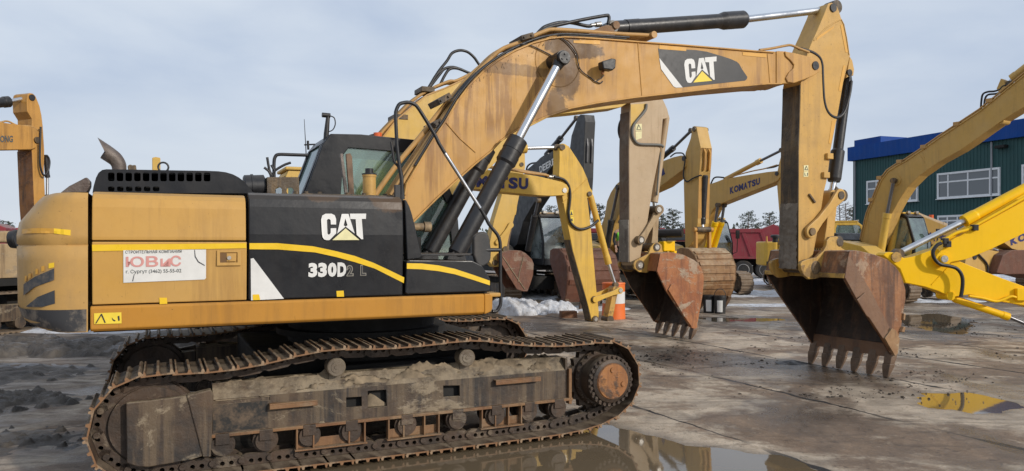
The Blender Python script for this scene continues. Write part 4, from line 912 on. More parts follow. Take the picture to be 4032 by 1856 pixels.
# ================================================================= ground, water, snow, sky, light, camera
from mathutils import noise as mnoise
def ground_mat():
    t=NT('wet_concrete_yard'); co=t.coord()
    sp=t.node('ShaderNodeSeparateXYZ'); t.l.new(co,sp.inputs[0]); X,Y=sp.outputs['X'],sp.outputs['Y']
    wob=t.math('MULTIPLY',t.math('SUBTRACT',t.noise(1.7,4,.6),.5),.16)
    a=t.math('ADD',t.math('ADD',t.math('MULTIPLY',X,.897),t.math('MULTIPLY',Y,.442)),wob)
    b=t.math('ADD',t.math('ADD',t.math('MULTIPLY',X,.442),t.math('MULTIPLY',Y,-.897)),wob)
    def joint(v,off,per,w):
        q=t.math('DIVIDE',t.math('SUBTRACT',v,off),per); r=t.math('ABSOLUTE',t.math('SUBTRACT',q,t.math('ROUND',q)))
        return t.math('LESS_THAN',t.math('MULTIPLY',r,per),w)
    wv=t.math('ADD',.013,t.math('MULTIPLY',t.ramp(t.noise(.8,3),.35,.7),.045))
    j=t.math('MAXIMUM',joint(a,5.18,2.16,wv),joint(b,-9.0,6.0,t.math('MULTIPLY',wv,.6)))
    j=t.math('MULTIPLY',j,t.ramp(t.noise(.7,2),.35,.5))
    # patches stretched along the wheel and track marks
    n1=t.noise(.42,8,.66,co,.6); n2=t.noise(2.3,9,.72); n3=t.noise(14,6,.7)
    pale=t.mix(t.ramp(n2,.35,.7),(.61,.50,.375),(.40,.315,.23))
    mud=t.mix(t.ramp(n2,.3,.7),(.135,.09,.058),(.31,.22,.15))
    f=t.ramp(t.math('ADD',t.math('MULTIPLY',n1,.72),t.math('MULTIPLY',n2,.28)),.46,.535)
    k=t.mix(f,pale,mud)
    wet=t.ramp(t.noise(.33,6,.6,t.coord((1.3,.8,1)),.8),.49,.60)
    zl=t.node('ShaderNodeMapRange'); t.l.new(sp.outputs['Z'],zl.inputs[0]); zl.inputs[1].default_value=.006; zl.inputs[2].default_value=-.009
    wet=t.math('MAXIMUM',wet,t.math('MULTIPLY',zl.outputs[0],1.0)); k=t.mix(t.math('MULTIPLY',wet,.60),k,(.048,.042,.038))
    left=t.ramp(X,0,1); lf=t.node('ShaderNodeMapRange'); t.l.new(X,lf.inputs[0]); lf.inputs[1].default_value=-3.2; lf.inputs[2].default_value=-6.5
    k=t.mix(t.math('MULTIPLY',lf.outputs[0],.75),k,t.mix(t.ramp(t.noise(1,7,.68,t.coord((.8,3.0,1)),.9),.42,.62),(.055,.044,.037),(.30,.275,.255)))
    fx=t.noise(7,9,.78,t.coord((1,1,1)),.5); k=t.mix(t.math('MULTIPLY',t.ramp(fx,.57,.64),.62),k,(.035,.029,.025))
    k=t.mix(t.math('MULTIPLY',t.ramp(n3,.58,.68),.4),k,(.42,.35,.265)); gr=t.noise(55,4,.75); k=t.mix(t.math('MULTIPLY',t.ramp(gr,.56,.66),.55),k,(.055,.044,.035)); k=t.mix(t.math('MULTIPLY',t.ramp(t.noise(1,7,.7,t.coord((.55,2.6,1)),1.0),.53,.62),.5),k,(.075,.056,.042)); j=t.math('MULTIPLY',j,t.math('SUBTRACT',1.0,lf.outputs[0])); k=t.mix(j,k,(.016,.014,.013))
    t.set('Base Color',k)
    rg=t.math('SUBTRACT',t.math('ADD',.62,t.math('MULTIPLY',n2,.3)),t.math('MULTIPLY',wet,.54)); t.set('Roughness',rg); t.set('Specular IOR Level',.4)
    h=t.math('ADD',t.math('MULTIPLY',n2,.6),t.math('MULTIPLY',n3,.28)); h=t.math('ADD',h,t.math('MULTIPLY',fx,.5)); h=t.math('ADD',h,t.math('MULTIPLY',gr,.12)); h=t.math('SUBTRACT',h,t.math('MULTIPLY',j,1.0)); t.bump(h,.6,.045)
    return t.mat
M['ground']=ground_mat()
def water_mat():
    t=NT('muddy_water'); t.set('Base Color',(.15,.112,.070)); t.set('Roughness',.035); t.set('IOR',1.62); t.set('Specular IOR Level',.5)
    t.bump(t.noise(5,3,.5,t.coord((1,.5,1))),.022,.02); return t.mat
M['water']=water_mat()
def ragged(px,z,amp,step=.12,seed=1):
    P=[Vector(gpt(x,y,z)) for x,y in px]; out=[]
    for a,b in zip(P,P[1:]+P[:1]):
        n=max(1,int((b-a).length/step)); nr=Vector((-(b-a).y,(b-a).x,0)).normalized()
        for i in range(n):
            q=a.lerp(b,i/n); w=mnoise.fractal(Vector((q.x*2.2+seed,q.y*2.2,seed)),.8,2,5); out.append(q+nr*w*amp*min(1,abs(i/n-.5)*-2+1.4))
    return out
import numpy as np
ZW=-.007
PUD=[[(2409,1676),(2565,1713),(2700,1738),(2797,1756),(2953,1776),(3038,1788),(3147,1822),(3225,1860),(3330,2100),(3300,2500),(1500,2700),(450,2500),(600,1960),(820,1815),(1500,1712),(2200,1662)],
 [(3640,1574),(3700,1550),(3800,1543),(3900,1556),(3985,1578),(3990,1606),(3920,1628),(3840,1622),(3760,1610),(3690,1598)],
 [(3560,1240),(3700,1236),(3790,1250),(3830,1290),(3790,1318),(3690,1304),(3570,1285)],
 [(2750,1252),(2860,1250),(2960,1252),(3080,1253),(3100,1262),(2960,1266),(2830,1263)]]
def signed(X,Y,poly):
    d=np.full(X.shape,1e9); ins=np.zeros(X.shape,bool); n=len(poly)
    for i in range(n):
        x0,y0=poly[i]; x1,y1=poly[(i+1)%n]; dx,dy=x1-x0,y1-y0
        t=np.clip(((X-x0)*dx+(Y-y0)*dy)/(dx*dx+dy*dy+1e-12),0,1); d=np.minimum(d,np.hypot(X-x0-t*dx,Y-y0-t*dy))
        c=((y0>Y)!=(y1>Y)); 
        with np.errstate(divide='ignore',invalid='ignore'): c&=X<(x1-x0)*(Y-y0)/(y1-y0+1e-12)+x0
        ins^=c
    return np.where(ins,d,-d)
def lattice(X,Y,f,seed):
    """smooth value noise"""
    r=np.random.RandomState(seed).rand(256,256); x=X*f+31.7; y=Y*f+17.3; xi=np.floor(x).astype(int); yi=np.floor(y).astype(int); u=x-xi; v=y-yi; u=u*u*(3-2*u); v=v*v*(3-2*v)
    g=lambda i,j:r[i%256,j%256]
    return (g(xi,yi)*(1-u)+g(xi+1,yi)*u)*(1-v)+(g(xi,yi+1)*(1-u)+g(xi+1,yi+1)*u)*v-.5
def axis(lo,hi,st,far_lo,far_hi):
    a=list(np.arange(lo,hi,st)); q=[lo-.5,lo-2,lo-6,lo-18,lo-60,lo-180,far_lo]; p=[hi+.5,hi+2,hi+6,hi+18,hi+60,hi+180,far_hi]
    return np.array(sorted([v for v in q if v>=far_lo]+a+[v for v in p if v<=far_hi]))
gx=axis(-9.5,13.5,.065,-450,450); gy=axis(3.2,21.5,.065,-200,700); GX,GY=np.meshgrid(gx,gy)
hh=.010*lattice(GX,GY,.9,1)+.010*lattice(GX,GY,2.3,2)+.009*lattice(GX,GY,5.0,3)+.006*lattice(GX,GY,9,4)
lf_=np.clip((-2.6-GX)/2.5,0,1); hh+=lf_*(.035*lattice(GX*.5+GY*.25,GY*1.5-GX*.4,1.3,5)+.022*lattice(GX,GY,4.2,6)+.018*np.abs(lattice(GX,GY,7.5,7)))
for i,p in enumerate(PUD):
    P=[gpt(x,y)[:2] for x,y in p]; far=i>=2; d=signed(GX,GY,P); w_=.7 if far else .55; s_=np.clip((d+w_*.55)/(w_*1.3),0,1); s_=s_*s_*(3-2*s_); hh-=.034*s_
edge=np.minimum.reduce([np.clip((GX+9.5)/1.5,0,1),np.clip((13.5-GX)/1.5,0,1),np.clip((GY-3.2)/.5,0,1),np.clip((21.5-GY)/1.5,0,1)])
hh=hh*edge+.004*edge
V=np.stack([GX,GY,hh],-1).reshape(-1,3); ny,nx=GX.shape; I=np.arange((ny-1)*(nx-1)); I=I//(nx-1)*nx+I%(nx-1); Fc=np.stack([I,I+1,I+nx+1,I+nx],-1)
me=bpy.data.meshes.new('ground'); me.vertices.add(len(V)); me.vertices.foreach_set('co',V.ravel()); me.loops.add(Fc.size); me.loops.foreach_set('vertex_index',Fc.ravel().astype(np.int32)); me.polygons.add(len(Fc)); me.polygons.foreach_set('loop_start',np.arange(0,Fc.size,4,dtype=np.int32)); me.polygons.foreach_set('use_smooth',np.ones(len(Fc),bool)); me.update(calc_edges=True); me.materials.append(M['ground'])
g=bpy.data.objects.new('ground',me); col.objects.link(g); tag(g,kind='structure')
for i,p in enumerate(PUD):
    P=[Vector(gpt(x,y,ZW)) for x,y in p]; c=sum(P,Vector())/len(P); q=[v+(v-c).normalized()*(.5 if i>=2 else .22) for v in P]
    mb=MB(); mb.add(q,[tuple(range(len(q)))]); tag(mb.build('puddle',M['water']),kind='structure')
# clods and small stones lying about
def stones(name,n,fn,mat,rmin,rmax,seed):
    random.seed(seed); mb=MB()
    for _ in range(n):
        x,y=fn(); r=random.uniform(rmin,rmax)*(1 if random.random()<.85 else 2); vs=[]
        for k in range(2):
            for j in range(6):
                a=j*math.pi/3+random.random()*.5; rr=r*random.uniform(.6,1.3)*(1 if k==0 else .55); vs.append((x+rr*math.cos(a)*1.3,y+rr*math.sin(a),-.004 if k==0 else r*random.uniform(.4,.9)))
        mb.add(vs,[(j,(j+1)%6,(j+1)%6+6,j+6) for j in range(6)]+[tuple(range(6,12))])
    return tag(mb.build(name,mat),kind='stuff')
def pxs(x0,x1,y0,y1): return lambda: gpt(random.uniform(x0,x1),random.uniform(y0,y1))[:2]
M['clod']=plain('mud_clod',(.060,.046,.034),.9,0,.5,8,.4); M['pebble']=plain('pebble',(.22,.18,.14),.85,0,.5,5,.3)
CL=[(random.uniform(2300,4050),random.uniform(1270,1560)) for _ in range(44)]
def clus():
    x,y=random.choice(CL); k=(y-960)/330
    return gpt(x+random.gauss(0,70)*k,y+random.gauss(0,9)*k)[:2]
stones('mud_clods',1700,clus,M['clod'],.004,.016,3)
stones('pebbles',160,pxs(2300,4100,1270,1740),M['pebble'],.003,.008,4)
# churned mud at the left
def heap(name,cx,cy,rx,ry,h,mat,seed,n=70,rough=1.0,freq=1.1,kind='structure',lumps=0,lr0=.1):
    mb=MB(); vs=[];fs=[]; rn=random.Random(seed); LP=[]
    for _ in range(26):
        a=rn.uniform(-.75,.75); b=rn.uniform(-.6,.6); k=max(.15,1-abs(a)**1.6-abs(b)*.6); LP.append((cx+a*rx,cy+b*ry,h*k*rn.uniform(.55,1.12)))
    if lumps: LP=[(cx+rn.gauss(0,.42)*rx,cy+rn.gauss(0,.38)*ry,lr0*rn.uniform(.4,1.5)) for _ in range(lumps)]
    for i in range(n+1):
        for j in range(n+1):
            a=(i/n*2-1); b=(j/n*2-1); x=cx+a*rx; y=cy+b*ry
            d=max(0,1-(a*a+b*b)); v=Vector((x*freq+seed,y*freq,seed*.7))
            e=.55+.9*mnoise.fractal(v*.9,.8,2,3)*rough
            z=h*(d**.6 if kind is None else d**.8)*max(0,e)+ (mnoise.fractal(v*5,.7,2.1,4)*.16*h*rough+abs(mnoise.noise(v*3))*.25*h*rough)*min(1,d*3)-.02
            if lumps: z=min(z*.55,h*.5)
            if kind is None:
                z=-.03
            if kind is None or lumps:
                for (lx,ly,lr) in LP:
                    q=lr*lr-(x-lx)**2-(y-ly)**2*1.1
                    if q>0: z=max(z,q**.5*.85-.05*lr+.05*mnoise.fractal(v*4,.8,2,4))
            vs.append((x,y,z if d>0 else -.03))
    for i in range(n):
        for j in range(n): q=i*(n+1)+j; fs.append((q,q+n+1,q+n+2,q+1))
    mb.add(vs,fs,True); o=mb.build(name,mat)
    if kind: tag(o,kind=kind)
    return o
def mud_mat():
    t=NT('churned_mud'); n=t.noise(3,8,.7); k=t.mix(t.ramp(n,.35,.65),(.045,.038,.033),(.13,.11,.09)); up=t.ramp(t.upness(),.8,1.0); k=t.mix(t.math('MULTIPLY',up,t.ramp(t.noise(.8,5),.48,.62)),k,(.24,.235,.24))
    t.set('Base Color',k); t.set('Roughness',.55); t.bump(t.noise(11,8,.75),.8,.05); return t.mat
M['mud']=mud_mat()
def snow_mat():
    t=NT('old_snow'); n=t.noise(2.2,8,.7); k=t.mix(t.ramp(n,.44,.72),(.66,.68,.72),(.30,.28,.26)); k=t.mix(t.ramp(t.noise(12,6,.7),.58,.68),k,(.20,.17,.14))
    t.set('Base Color',k); t.set('Roughness',.7); t.bump(t.noise(7,8,.7),.6,.06); return t.mat
M['snow']=snow_mat()
heap('mud',-7.9,13.3,3.2,.9,.40,M['mud'],2.0,150,1.1,2.2,lumps=260,lr0=.17); heap('mud',-6.7,9.0,1.6,.7,.17,M['mud'],5.0,120,1.2,3.0,lumps=240,lr0=.075); heap('mud',-8.4,10.9,2.6,1.1,.14,M['mud'],8.0,120,1.2,2.4,lumps=160,lr0=.06); heap('mud',-5.2,7.2,1.3,.6,.07,M['mud'],13.0,90,1.2,3.4,lumps=120,lr0=.035)
heap('snow',-9.0,17,3.5,1.2,.18,M['snow'],7,40,.6,.6)
# ---------------------------------------------------------------- sky and sun
SUN_AZ=Vector((.80,-.60)).normalized(); SUN_EL=R(24)
w=bpy.data.worlds.new('World'); scene.world=w; w.use_nodes=True; nt=w.node_tree; N=nt.nodes; Lk=nt.links; bg=N['Background']
sky=N.new('ShaderNodeTexSky'); sky.sky_type='NISHITA'; sky.sun_disc=False; sky.sun_elevation=SUN_EL; sky.sun_rotation=math.atan2(SUN_AZ.x,SUN_AZ.y); sky.dust_density=2.5
tc=N.new('ShaderNodeTexCoord'); sx=N.new('ShaderNodeSeparateXYZ'); Lk.new(tc.outputs['Generated'],sx.inputs[0])
mp=N.new('ShaderNodeMapping'); mp.inputs['Scale'].default_value=(1.6,1.6,5.5); Lk.new(tc.outputs['Generated'],mp.inputs[0])
ns=N.new('ShaderNodeTexNoise'); ns.inputs['Scale'].default_value=1.5; ns.inputs['Detail'].default_value=7; ns.inputs['Roughness'].default_value=.52; ns.inputs['Distortion'].default_value=.35; Lk.new(mp.outputs[0],ns.inputs['Vector'])
cr=N.new('ShaderNodeValToRGB'); e=cr.color_ramp.elements; e[0].position=.30; e[0].color=(4.75,5.7,7.35,1); e[1].position=.70; e[1].color=(7.2,7.9,8.8,1); Lk.new(ns.outputs['Fac'],cr.inputs[0])
hz=N.new('ShaderNodeMapRange'); hz.inputs[1].default_value=.0; hz.inputs[2].default_value=.22; hz.inputs[3].default_value=.8; hz.inputs[4].default_value=0; Lk.new(sx.outputs['Z'],hz.inputs[0])
m1=N.new('ShaderNodeMix'); m1.data_type='RGBA'; Lk.new(hz.outputs[0],m1.inputs[0]); Lk.new(cr.outputs[0],m1.inputs[6]); m1.inputs[7].default_value=(7.2,7.75,8.4,1)
m2=N.new('ShaderNodeMix'); m2.data_type='RGBA'; m2.inputs[0].default_value=.93; Lk.new(sky.outputs[0],m2.inputs[6]); Lk.new(m1.outputs[2],m2.inputs[7])
Lk.new(m2.outputs[2],bg.inputs[0]); bg.inputs[1].default_value=.10
sl=bpy.data.lights.new('sun','SUN'); sl.energy=2.6; sl.angle=R(2.5); sl.color=(1,.93,.83); so_=bpy.data.objects.new('sun',sl); col.objects.link(so_)
d=Vector((SUN_AZ.x*math.cos(SUN_EL),SUN_AZ.y*math.cos(SUN_EL),math.sin(SUN_EL))); so_.rotation_euler=d.to_track_quat('Z','Y').to_euler(); so_.location=(20,-20,20)
cam=bpy.data.cameras.new('camera'); co_=bpy.data.objects.new('camera',cam); col.objects.link(co_); co_.location=(0,0,H); co_.rotation_euler=(R(90),0,0)
cam.sensor_width=36; cam.lens=36*FN/4032; cam.shift_y=(HY-928)/4032; cam.clip_end=2000; cam.clip_start=.1; scene.camera=co_
scene.view_settings.view_transform='Standard'; scene.view_settings.look='None'; scene.view_settings.exposure=0; scene.view_settings.gamma=1
# ================================================================= the other machines in the yard
MAINF=(.903,.43); AWAY=(.4,-.917)
def plate(fr,name,px,tl,l0,l1,mat,parent,bev=.01,rim=None):
    mb=MB(); q=fr.U(px,tl); mb.prism(q,l0,l1)
    return mb.build(name,mat,parent,bev)
def hose(fr,name,pxs_,lat,r,mat,parent,k=5,n=8):
    mb=MB(); mb.tube(smooth_path([fr.p(x,y,lat) for x,y in pxs_],k),r,n); return mb.build(name,mat,parent)
def ram(fr,a,m,b,lat,rb,rr,mb_mat,parent,name='cylinder',gland=1.12,chrome=True,lats=None):
    """rod from a to m, barrel from m to b (pixels)"""
    A_,M_,B_=fr.p(a[0],a[1],lat),fr.p(m[0],m[1],lat),fr.p(b[0],b[1],lat)
    o=[]
    for l in (lats or [lat]):
        P=[Vector((p.x,l,p.z)) for p in (A_,M_,B_)]
        mb=MB(); mb.lathe(P[1],P[2],[(0,rr),(0,rb*gland),(.11,rb*gland),(.13,rb),(.97,rb),(1,rb*.7)],18); c=mb.build(name,mb_mat,parent)
        mb=MB(); mb.cyl(P[0],P[1],rr,14); ro=mb.build('rod',M['chrome_far'] if chrome else M['dull_rod'],c); mb=MB(); mb.lathe(P[0]+Vector((0,-rr*1.3,0)),P[0]+Vector((0,rr*1.3,0)),[(0,rr*1.4),(0,rr*1.7),(1,rr*1.7),(1,rr*1.4)],14); mb.build('rod_eye',M['grime'],ro)
    return c
def pins(fr,lst,l,mat,parent):
    for x,y,r in lst:
        u,z=fr.uz(x,y,-l); mb=MB(); mb.lathe((u,-l,z),(u,l,z),[(0,r*.8),(0,r),(1,r),(1,r*.8)],18); mb.build('pin',mat,parent,.005)
def letters(fr,txt,quad,lat,mat,parent,bold=.045,side=-1,gap=.08):
    n=len(txt); wd=[.45 if c in "I'" else 1.15 if c in 'MO' else 1 for c in txt]; tot=sum(wd)+gap*(n-1); x=0; mb=MB(); TL,TR,BR,BL=quad
    L=lambda a,b,t:(a[0]+(b[0]-a[0])*t,a[1]+(b[1]-a[1])*t)
    for c,w_ in zip(txt,wd):
        a,b=x/tot,(x+w_)/tot; x+=w_+gap
        decal(mb,font_polys(c,bold),[L(TL,TR,a),L(TL,TR,b),L(BL,BR,b),L(BL,BR,a)],fr,lat,.008,side)
    return mb.build('lettering',mat,parent)
def crawler(root,s=1.0,lc=1.15,hw=.3,L=1.9,hgt=.9,both=True,mat='track_far'):
    for l in (-lc,lc):
        r=hgt/2; path=[]
        for i in range(9): a=R(90+180*i/8); path.append((-L+r*math.cos(a),r+r*math.sin(a)))
        for i in range(9): a=R(-90+180*i/8); path.append((L+r*.95*math.cos(a),r+r*math.sin(a)))
        q,pt=resample(path,44); mb=MB()
        for i in range(44):
            t=(q[(i+1)%44]-q[i-1]).normalized(); n=Vector((t.y,-t.x)); h=pt/2
            if (q[i]-Vector((0,r))).dot(n)<0: n=-n
            pr=[(-h,-.05),(-h,-.02),(-h*.6,0),(-h*.4,0),(-h*.2,-.025),(h*.2,-.025),(h*.4,0),(h*.6,0),(h*.98,-.02),(h*.98,-.05)]
            mb.prism([(q[i].x+t.x*a+n.x*b,q[i].y+t.y*a+n.y*b) for a,b in pr],l-hw,l+hw)
        tr=mb.build('track',M[mat],root)
        mb=MB(); mb.box(-L+.3,L-.3,l-.14,l+.14,.25,hgt*.68)
        for u in (-L,L): mb.lathe((u,l-.2,r),(u,l+.2,r),[(0,.12),(0,r*.55),(.3,r*.82),(.7,r*.82),(1,r*.55),(1,.12)],22)
        for k in range(6): u=-L+.6+k*(2*L-1.2)/5; mb.lathe((u,l-.17,.2),(u,l+.17,.2),[(0,.12),(1,.12)],12)
        mb.build('roller_frame',M['frame'],tr,.01)
    mb=MB(); mb.box(-.9,.9,-lc+.1,lc-.1,.35,.8); mb.lathe((0,0,.7),(0,0,1.15),[(0,.7),(1,.7)],24); mb.build('car_body',M['dark_void'],root)
def house(root,paintm,cwm,s=1.0,cabm='black_panel',cabroof=None,uf=1.0,ub=-2.7,hood='black_panel',hz=2.15,cabz=2.98,w=1.38,stripes=True,cab=True,cu=(-.15,1.35),gl='glass_dusty_sheen',louvre=True):
    z0=1.02
    mb=MB(); mb.box(ub+.3,uf,-w,w,z0,z0+.16); mb.build('deck',M['dark_void'],root,.01)
    mb=MB(); q=[(ub+.75,-w)]
    for i in range(13): a=math.pi*i/12; q.append((ub+.62-.62*math.sin(a)**.6 if 0<i<12 else ub+.62,-w*math.cos(a)))
    q.append((ub+.75,w)); mb.prism_z(q,z0-.02,hz-.10); mb.build('counterweight',M[cwm],root,.07,3)
    for s_ in (-1,1):
        mb=MB(); mb.prism([(ub+.77,z0+.17),(-.3,z0+.17),(-.3,hz-.12),(ub+.77,hz-.12)],s_*w,s_*(w-.06))
        d=mb.build('engine_door',M[paintm],root,.02)
        mb=MB(); 
        for k in range(7 if louvre else 1): mb.box(ub+1.0+k*.10,ub+1.06+k*.10,s_*w,s_*(w+.006),hz-.55,hz-.25)
        mb.build('louvre',M['dark_void'],d)
    mb=MB(); mb.box(ub+.76,-.28,-w+.07,w-.07,z0+.17,hz-.13); mb.build('engine_bay',M['dark_void'],root)
    mb=MB(); mb.prism([(ub+.7,hz-.1),(ub+.9,hz+.16),(-.7,hz+.16),(-.45,hz-.1)],-w+.35,w-.5); mb.build('engine_hood',M[hood],root,.05,3)
    mb=MB(); mb.prism([(-.28,z0+.17),(uf-.02,z0+.17),(uf-.02,z0+.5),(.55,hz-.3),(-.28,hz-.12)],-w,-.42); mb.build('tool_box',M[paintm],root,.03,3)
    if not cab: return
    a,b=cu; l0,l1=.36,w-.04; CBx=[(a,z0+.17),(a,cabz-.25),(a+.10,cabz),(b-.4,cabz),(b-.25,cabz-.12),(b,z0+.95),(b,z0+.17)]
    wn_=[(a+.10,z0+1.0),(a+.10,cabz-.28),(a+.16,cabz-.12),(b-.45,cabz-.12),(b-.34,cabz-.18),(b-.12,z0+.98),(b-.12,z0+.40),(a+.5,z0+.40),(a+.5,z0+1.0)]
    mb=MB(); mb.prism(CBx,l0,l0+.05,[wn_]); mb.prism(CBx,l1-.05,l1,[wn_])
    mb.prism([(a+.04,cabz-.10),(a+.10,cabz+.01),(b-.4,cabz+.01),(b-.27,cabz-.10)],l0+.05,l1-.05); mb.prism([(a,z0+.17),(a,z0+1.05),(a+.05,z0+1.05),(a+.05,z0+.17)],l0+.05,l1-.05)
    mb.prism([(b,z0+.17),(b,z0+.38),(b-.05,z0+.38),(b-.05,z0+.17)],l0+.05,l1-.05); mb.box(a+.06,b-.06,l0+.06,l1-.06,z0+.17,z0+.22)
    c=mb.build('cab',M[cabm],root,.025)
    if cabroof: mb=MB(); mb.box(a+.05,b-.42,l0-.01,l1+.01,cabz+.012,cabz+.07); mb.build('cab_roof',M[cabroof],c,.02)
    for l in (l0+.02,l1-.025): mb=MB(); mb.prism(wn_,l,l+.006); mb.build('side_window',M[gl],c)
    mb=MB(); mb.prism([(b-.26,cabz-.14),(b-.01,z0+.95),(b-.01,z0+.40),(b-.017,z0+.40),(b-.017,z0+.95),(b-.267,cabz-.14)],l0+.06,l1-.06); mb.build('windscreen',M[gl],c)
    mb=MB(); mb.prism([(a+.01,z0+1.06),(a+.01,cabz-.26),(a+.016,cabz-.26),(a+.016,z0+1.06)],l0+.06,l1-.06); mb.build('rear_window',M['glass_dusty_sheen'],c)
    mb=MB(); mb.box(a+.3,a+.75,l0+.25,l1-.25,z0+.55,z0+.68); mb.prism([(a+.28,z0+.66),(a+.42,z0+.66),(a+.34,z0+1.3),(a+.22,z0+1.3)],l0+.25,l1-.25); mb.build('seat',M['black'],c,.03)
    mb=MB(); mb.tube([(b-.06,l1-.02,z0+.5),(b+.15,l1+.05,z0+.6),(b+.18,l1+.06,z0+1.35)],.016,8); mb.box(b+.15,b+.20,l1-.02,l1+.14,z0+1.1,z0+1.42); mb.build('mirror',M['black'],c,.01)
    for l in (l0+.25,l1-.25): mb=MB(); mb.box(b-.42,b-.34,l-.07,l+.07,cabz+.02,cabz+.11); mb.build('roof_lamp',M['bolt'],c,.01)
def bucket(root,us,zs,W,mat,inner,rot=0.0,k=1.0,teeth=5,flip=1):
    """profile of a bucket hung from the pin (us,zs); flip=1 opens towards the machine"""
    base=[(-.12,-.16),(-.06,.10),(.12,.14),(.45,.10),(.72,-.10),(.86,-.40),(.84,-.75),(.70,-1.08),(.55,-1.30),(.49,-1.30)]
    c,s=math.cos(rot),math.sin(rot); tr=lambda p:(us+flip*k*(p[0]*c-p[1]*s),zs+k*(p[0]*s+p[1]*c))
    P=[tr(p) for p in base]
    mb=MB(); q=P[:9]; mb.prism(q+offset_line(q,-.04*k*flip)[::-1],-W+.001,W-.001)
    for s_ in (-1,1): mb.prism(P,s_*W,s_*(W-.04))
    b=mb.build('bucket',mat,root,.008)
    mb=MB(); q2=offset_line(P[:9],-.043*k*flip); mb.prism(q2+offset_line(q2,-.005*flip)[::-1],-W+.042,W-.042); mb.build('bucket_inner_shade',inner,b)
    e=P[8]; d=Vector((P[8][0]-P[7][0],P[8][1]-P[7][1])).normalized()
    for i in range(teeth):
        l=-W+.08+(2*W-.16)*i/(teeth-1); mb=MB(); n=Vector((-d.y,d.x)); o=Vector(e)
        r=[]
        for f,hw,hh in ((-.12,.06,.05),(.10,.055,.05),(.30*k,.03,.015)):
            p=o+d*f; r+=[(p.x-n.x*hh,l-hw,p.y-n.y*hh),(p.x+n.x*hh,l-hw,p.y+n.y*hh),(p.x+n.x*hh,l+hw,p.y+n.y*hh),(p.x-n.x*hh,l+hw,p.y-n.y*hh)]
        fs=[(0,1,2,3),(8,9,10,11)]+[(a*4+j,a*4+(j+1)%4,a*4+4+(j+1)%4,a*4+4+j) for a in range(2) for j in range(4)]
        mb.add(r,fs); mb.build('tooth',M['tooth'],b,.006)
    return b,P
M['track_far']=rusty('dusty_track_steel',(.14,.095,.06),(.20,.145,.095),(.09,.065,.045),(.28,.22,.16),.4,.7)
GR='excavators parked in the yard'
# ---------------------------------------------------------------- B: pale tan stick, second in the row
c=(3.3,15.4); B=Fr((c[0]-6.75*MAINF[0],c[1]-6.75*MAINF[1]),MAINF)
r=B.root('crawler_excavator'); tag(r,'excavator with yellow boom, pale tan stick and red bucket behind the nearest machine','excavator',GR)
house(r,'warm_yellow','warm_yellow',cabm='warm_yellow',cabroof='warm_yellow',hz=2.2,cabz=3.16,cu=(-1.0,.5)); crawler(r)
bp_=[(1490,560),(1560,470),(1625,415),(1680,372),(1750,345),(1850,300),(1960,270),(2100,268),(2300,285),(2480,318),(2500,345),(2490,395),(2445,423),(2300,440),(2180,452),(2080,503),(2010,585),(1920,670),(1800,770),(1650,880),(1520,960),(1450,960),(1440,900),(1400,760),(1440,640)]
bo=plate(B,'boom',bp_,-.25,-.25,.25,M['warm_yellow'],r)
mb=MB(); tb=B.U(bp_[0:10],-.27); strip(mb,tb,-.022,-.27,.27); mb.build('boom_flange',M['tan_pipe'],bo)
mb=MB()
for dl in (-.1,.02,.14): mb.tube(smooth_path([B.p(x,y,-.1)+Vector((0,dl,0)) for x,y in ((1450,595),(1490,535),(1550,470),(1620,400),(1690,355),(1760,325),(1795,320),(1900,270),(2000,240))],4),.026,8)
mb.build('boom_pipes',M['tan_pipe'],bo)
mb=MB()
for L in ([(1685,350),(1725,285),(1760,240),(1780,210),(1810,199),(1840,205),(1865,225),(1883,250),(1900,275)],[(1695,340),(1730,295),(1750,272),(1780,265),(1810,272),(1840,285),(1880,300)],[(1735,330),(1750,300),(1770,273),(1800,270),(1840,285)],[(1690,345),(1715,300),(1745,272)]): mb.tube(smooth_path([B.p(x,y,-.05) for x,y in L],5),.026,8)
mb.build('boom_hoses',M['black'],bo)
for x,y in ((1675,357),(1570,465)): mb=MB(); q=B.p(x,y,-.1); mb.box(q.x-.12,q.x+.12,-.26,.16,q.z-.05,q.z+.04); mb.build('pipe_clamp',M['grime'],bo,.01)
sp_=[(2482,412),(2486,360),(2500,330),(2560,320),(2612,395),(2628,430),(2634,455),(2628,466),(2610,470),(2600,593),(2570,743),(2550,873),(2535,940),(2524,1000),(2520,1040),(2508,1052),(2488,1046),(2479,1028),(2478,843),(2477,593)]
sb=plate(B,'stick',sp_,-.17,-.17,.17,M['pale_tan'],r)
mb=MB(); q=B.U([(2479,1030),(2478,843),(2477,593),(2481,440)],-.17); strip(mb,q,.012,-.165,.165); mb.build('grime_layer',M['stick_rust'],sb)
mb=MB(); q=B.U([(2479,1034),(2478.5,940),(2478,866)],-.17); strip(mb,q,.03,-.168,.168); mb.build('mud_crust',M['concrete_caked'],sb,.01)
mb=MB(); decal_px(mb,[(2483,412),(2546,408),(2540,425),(2525,440),(2505,470),(2495,490),(2483,500)],B,-.17,.004); mb.build('yellow_patch',M['warm_yellow'],sb)
mb=MB(); decal_px(mb,[(2502,489),(2527,488),(2527,515),(2502,516)],B,-.17,.004); decal_px(mb,[(2502,519),(2527,518),(2526,545),(2504,552)],B,-.17,.004); mb.build('warning_decal',M['pale_yellow'],sb)
mb=MB(); decal_px(mb,[(2505,512),(2513,491),(2515,491),(2525,512)],B,-.17,.007); wd=mb.build('pictogram',M['decal_black'],sb)
mb=MB(); decal_px(mb,[(2508.5,510),(2514,496),(2521.5,510)],B,-.17,.009); mb.build('pictogram_core',M['pale_yellow'],wd)
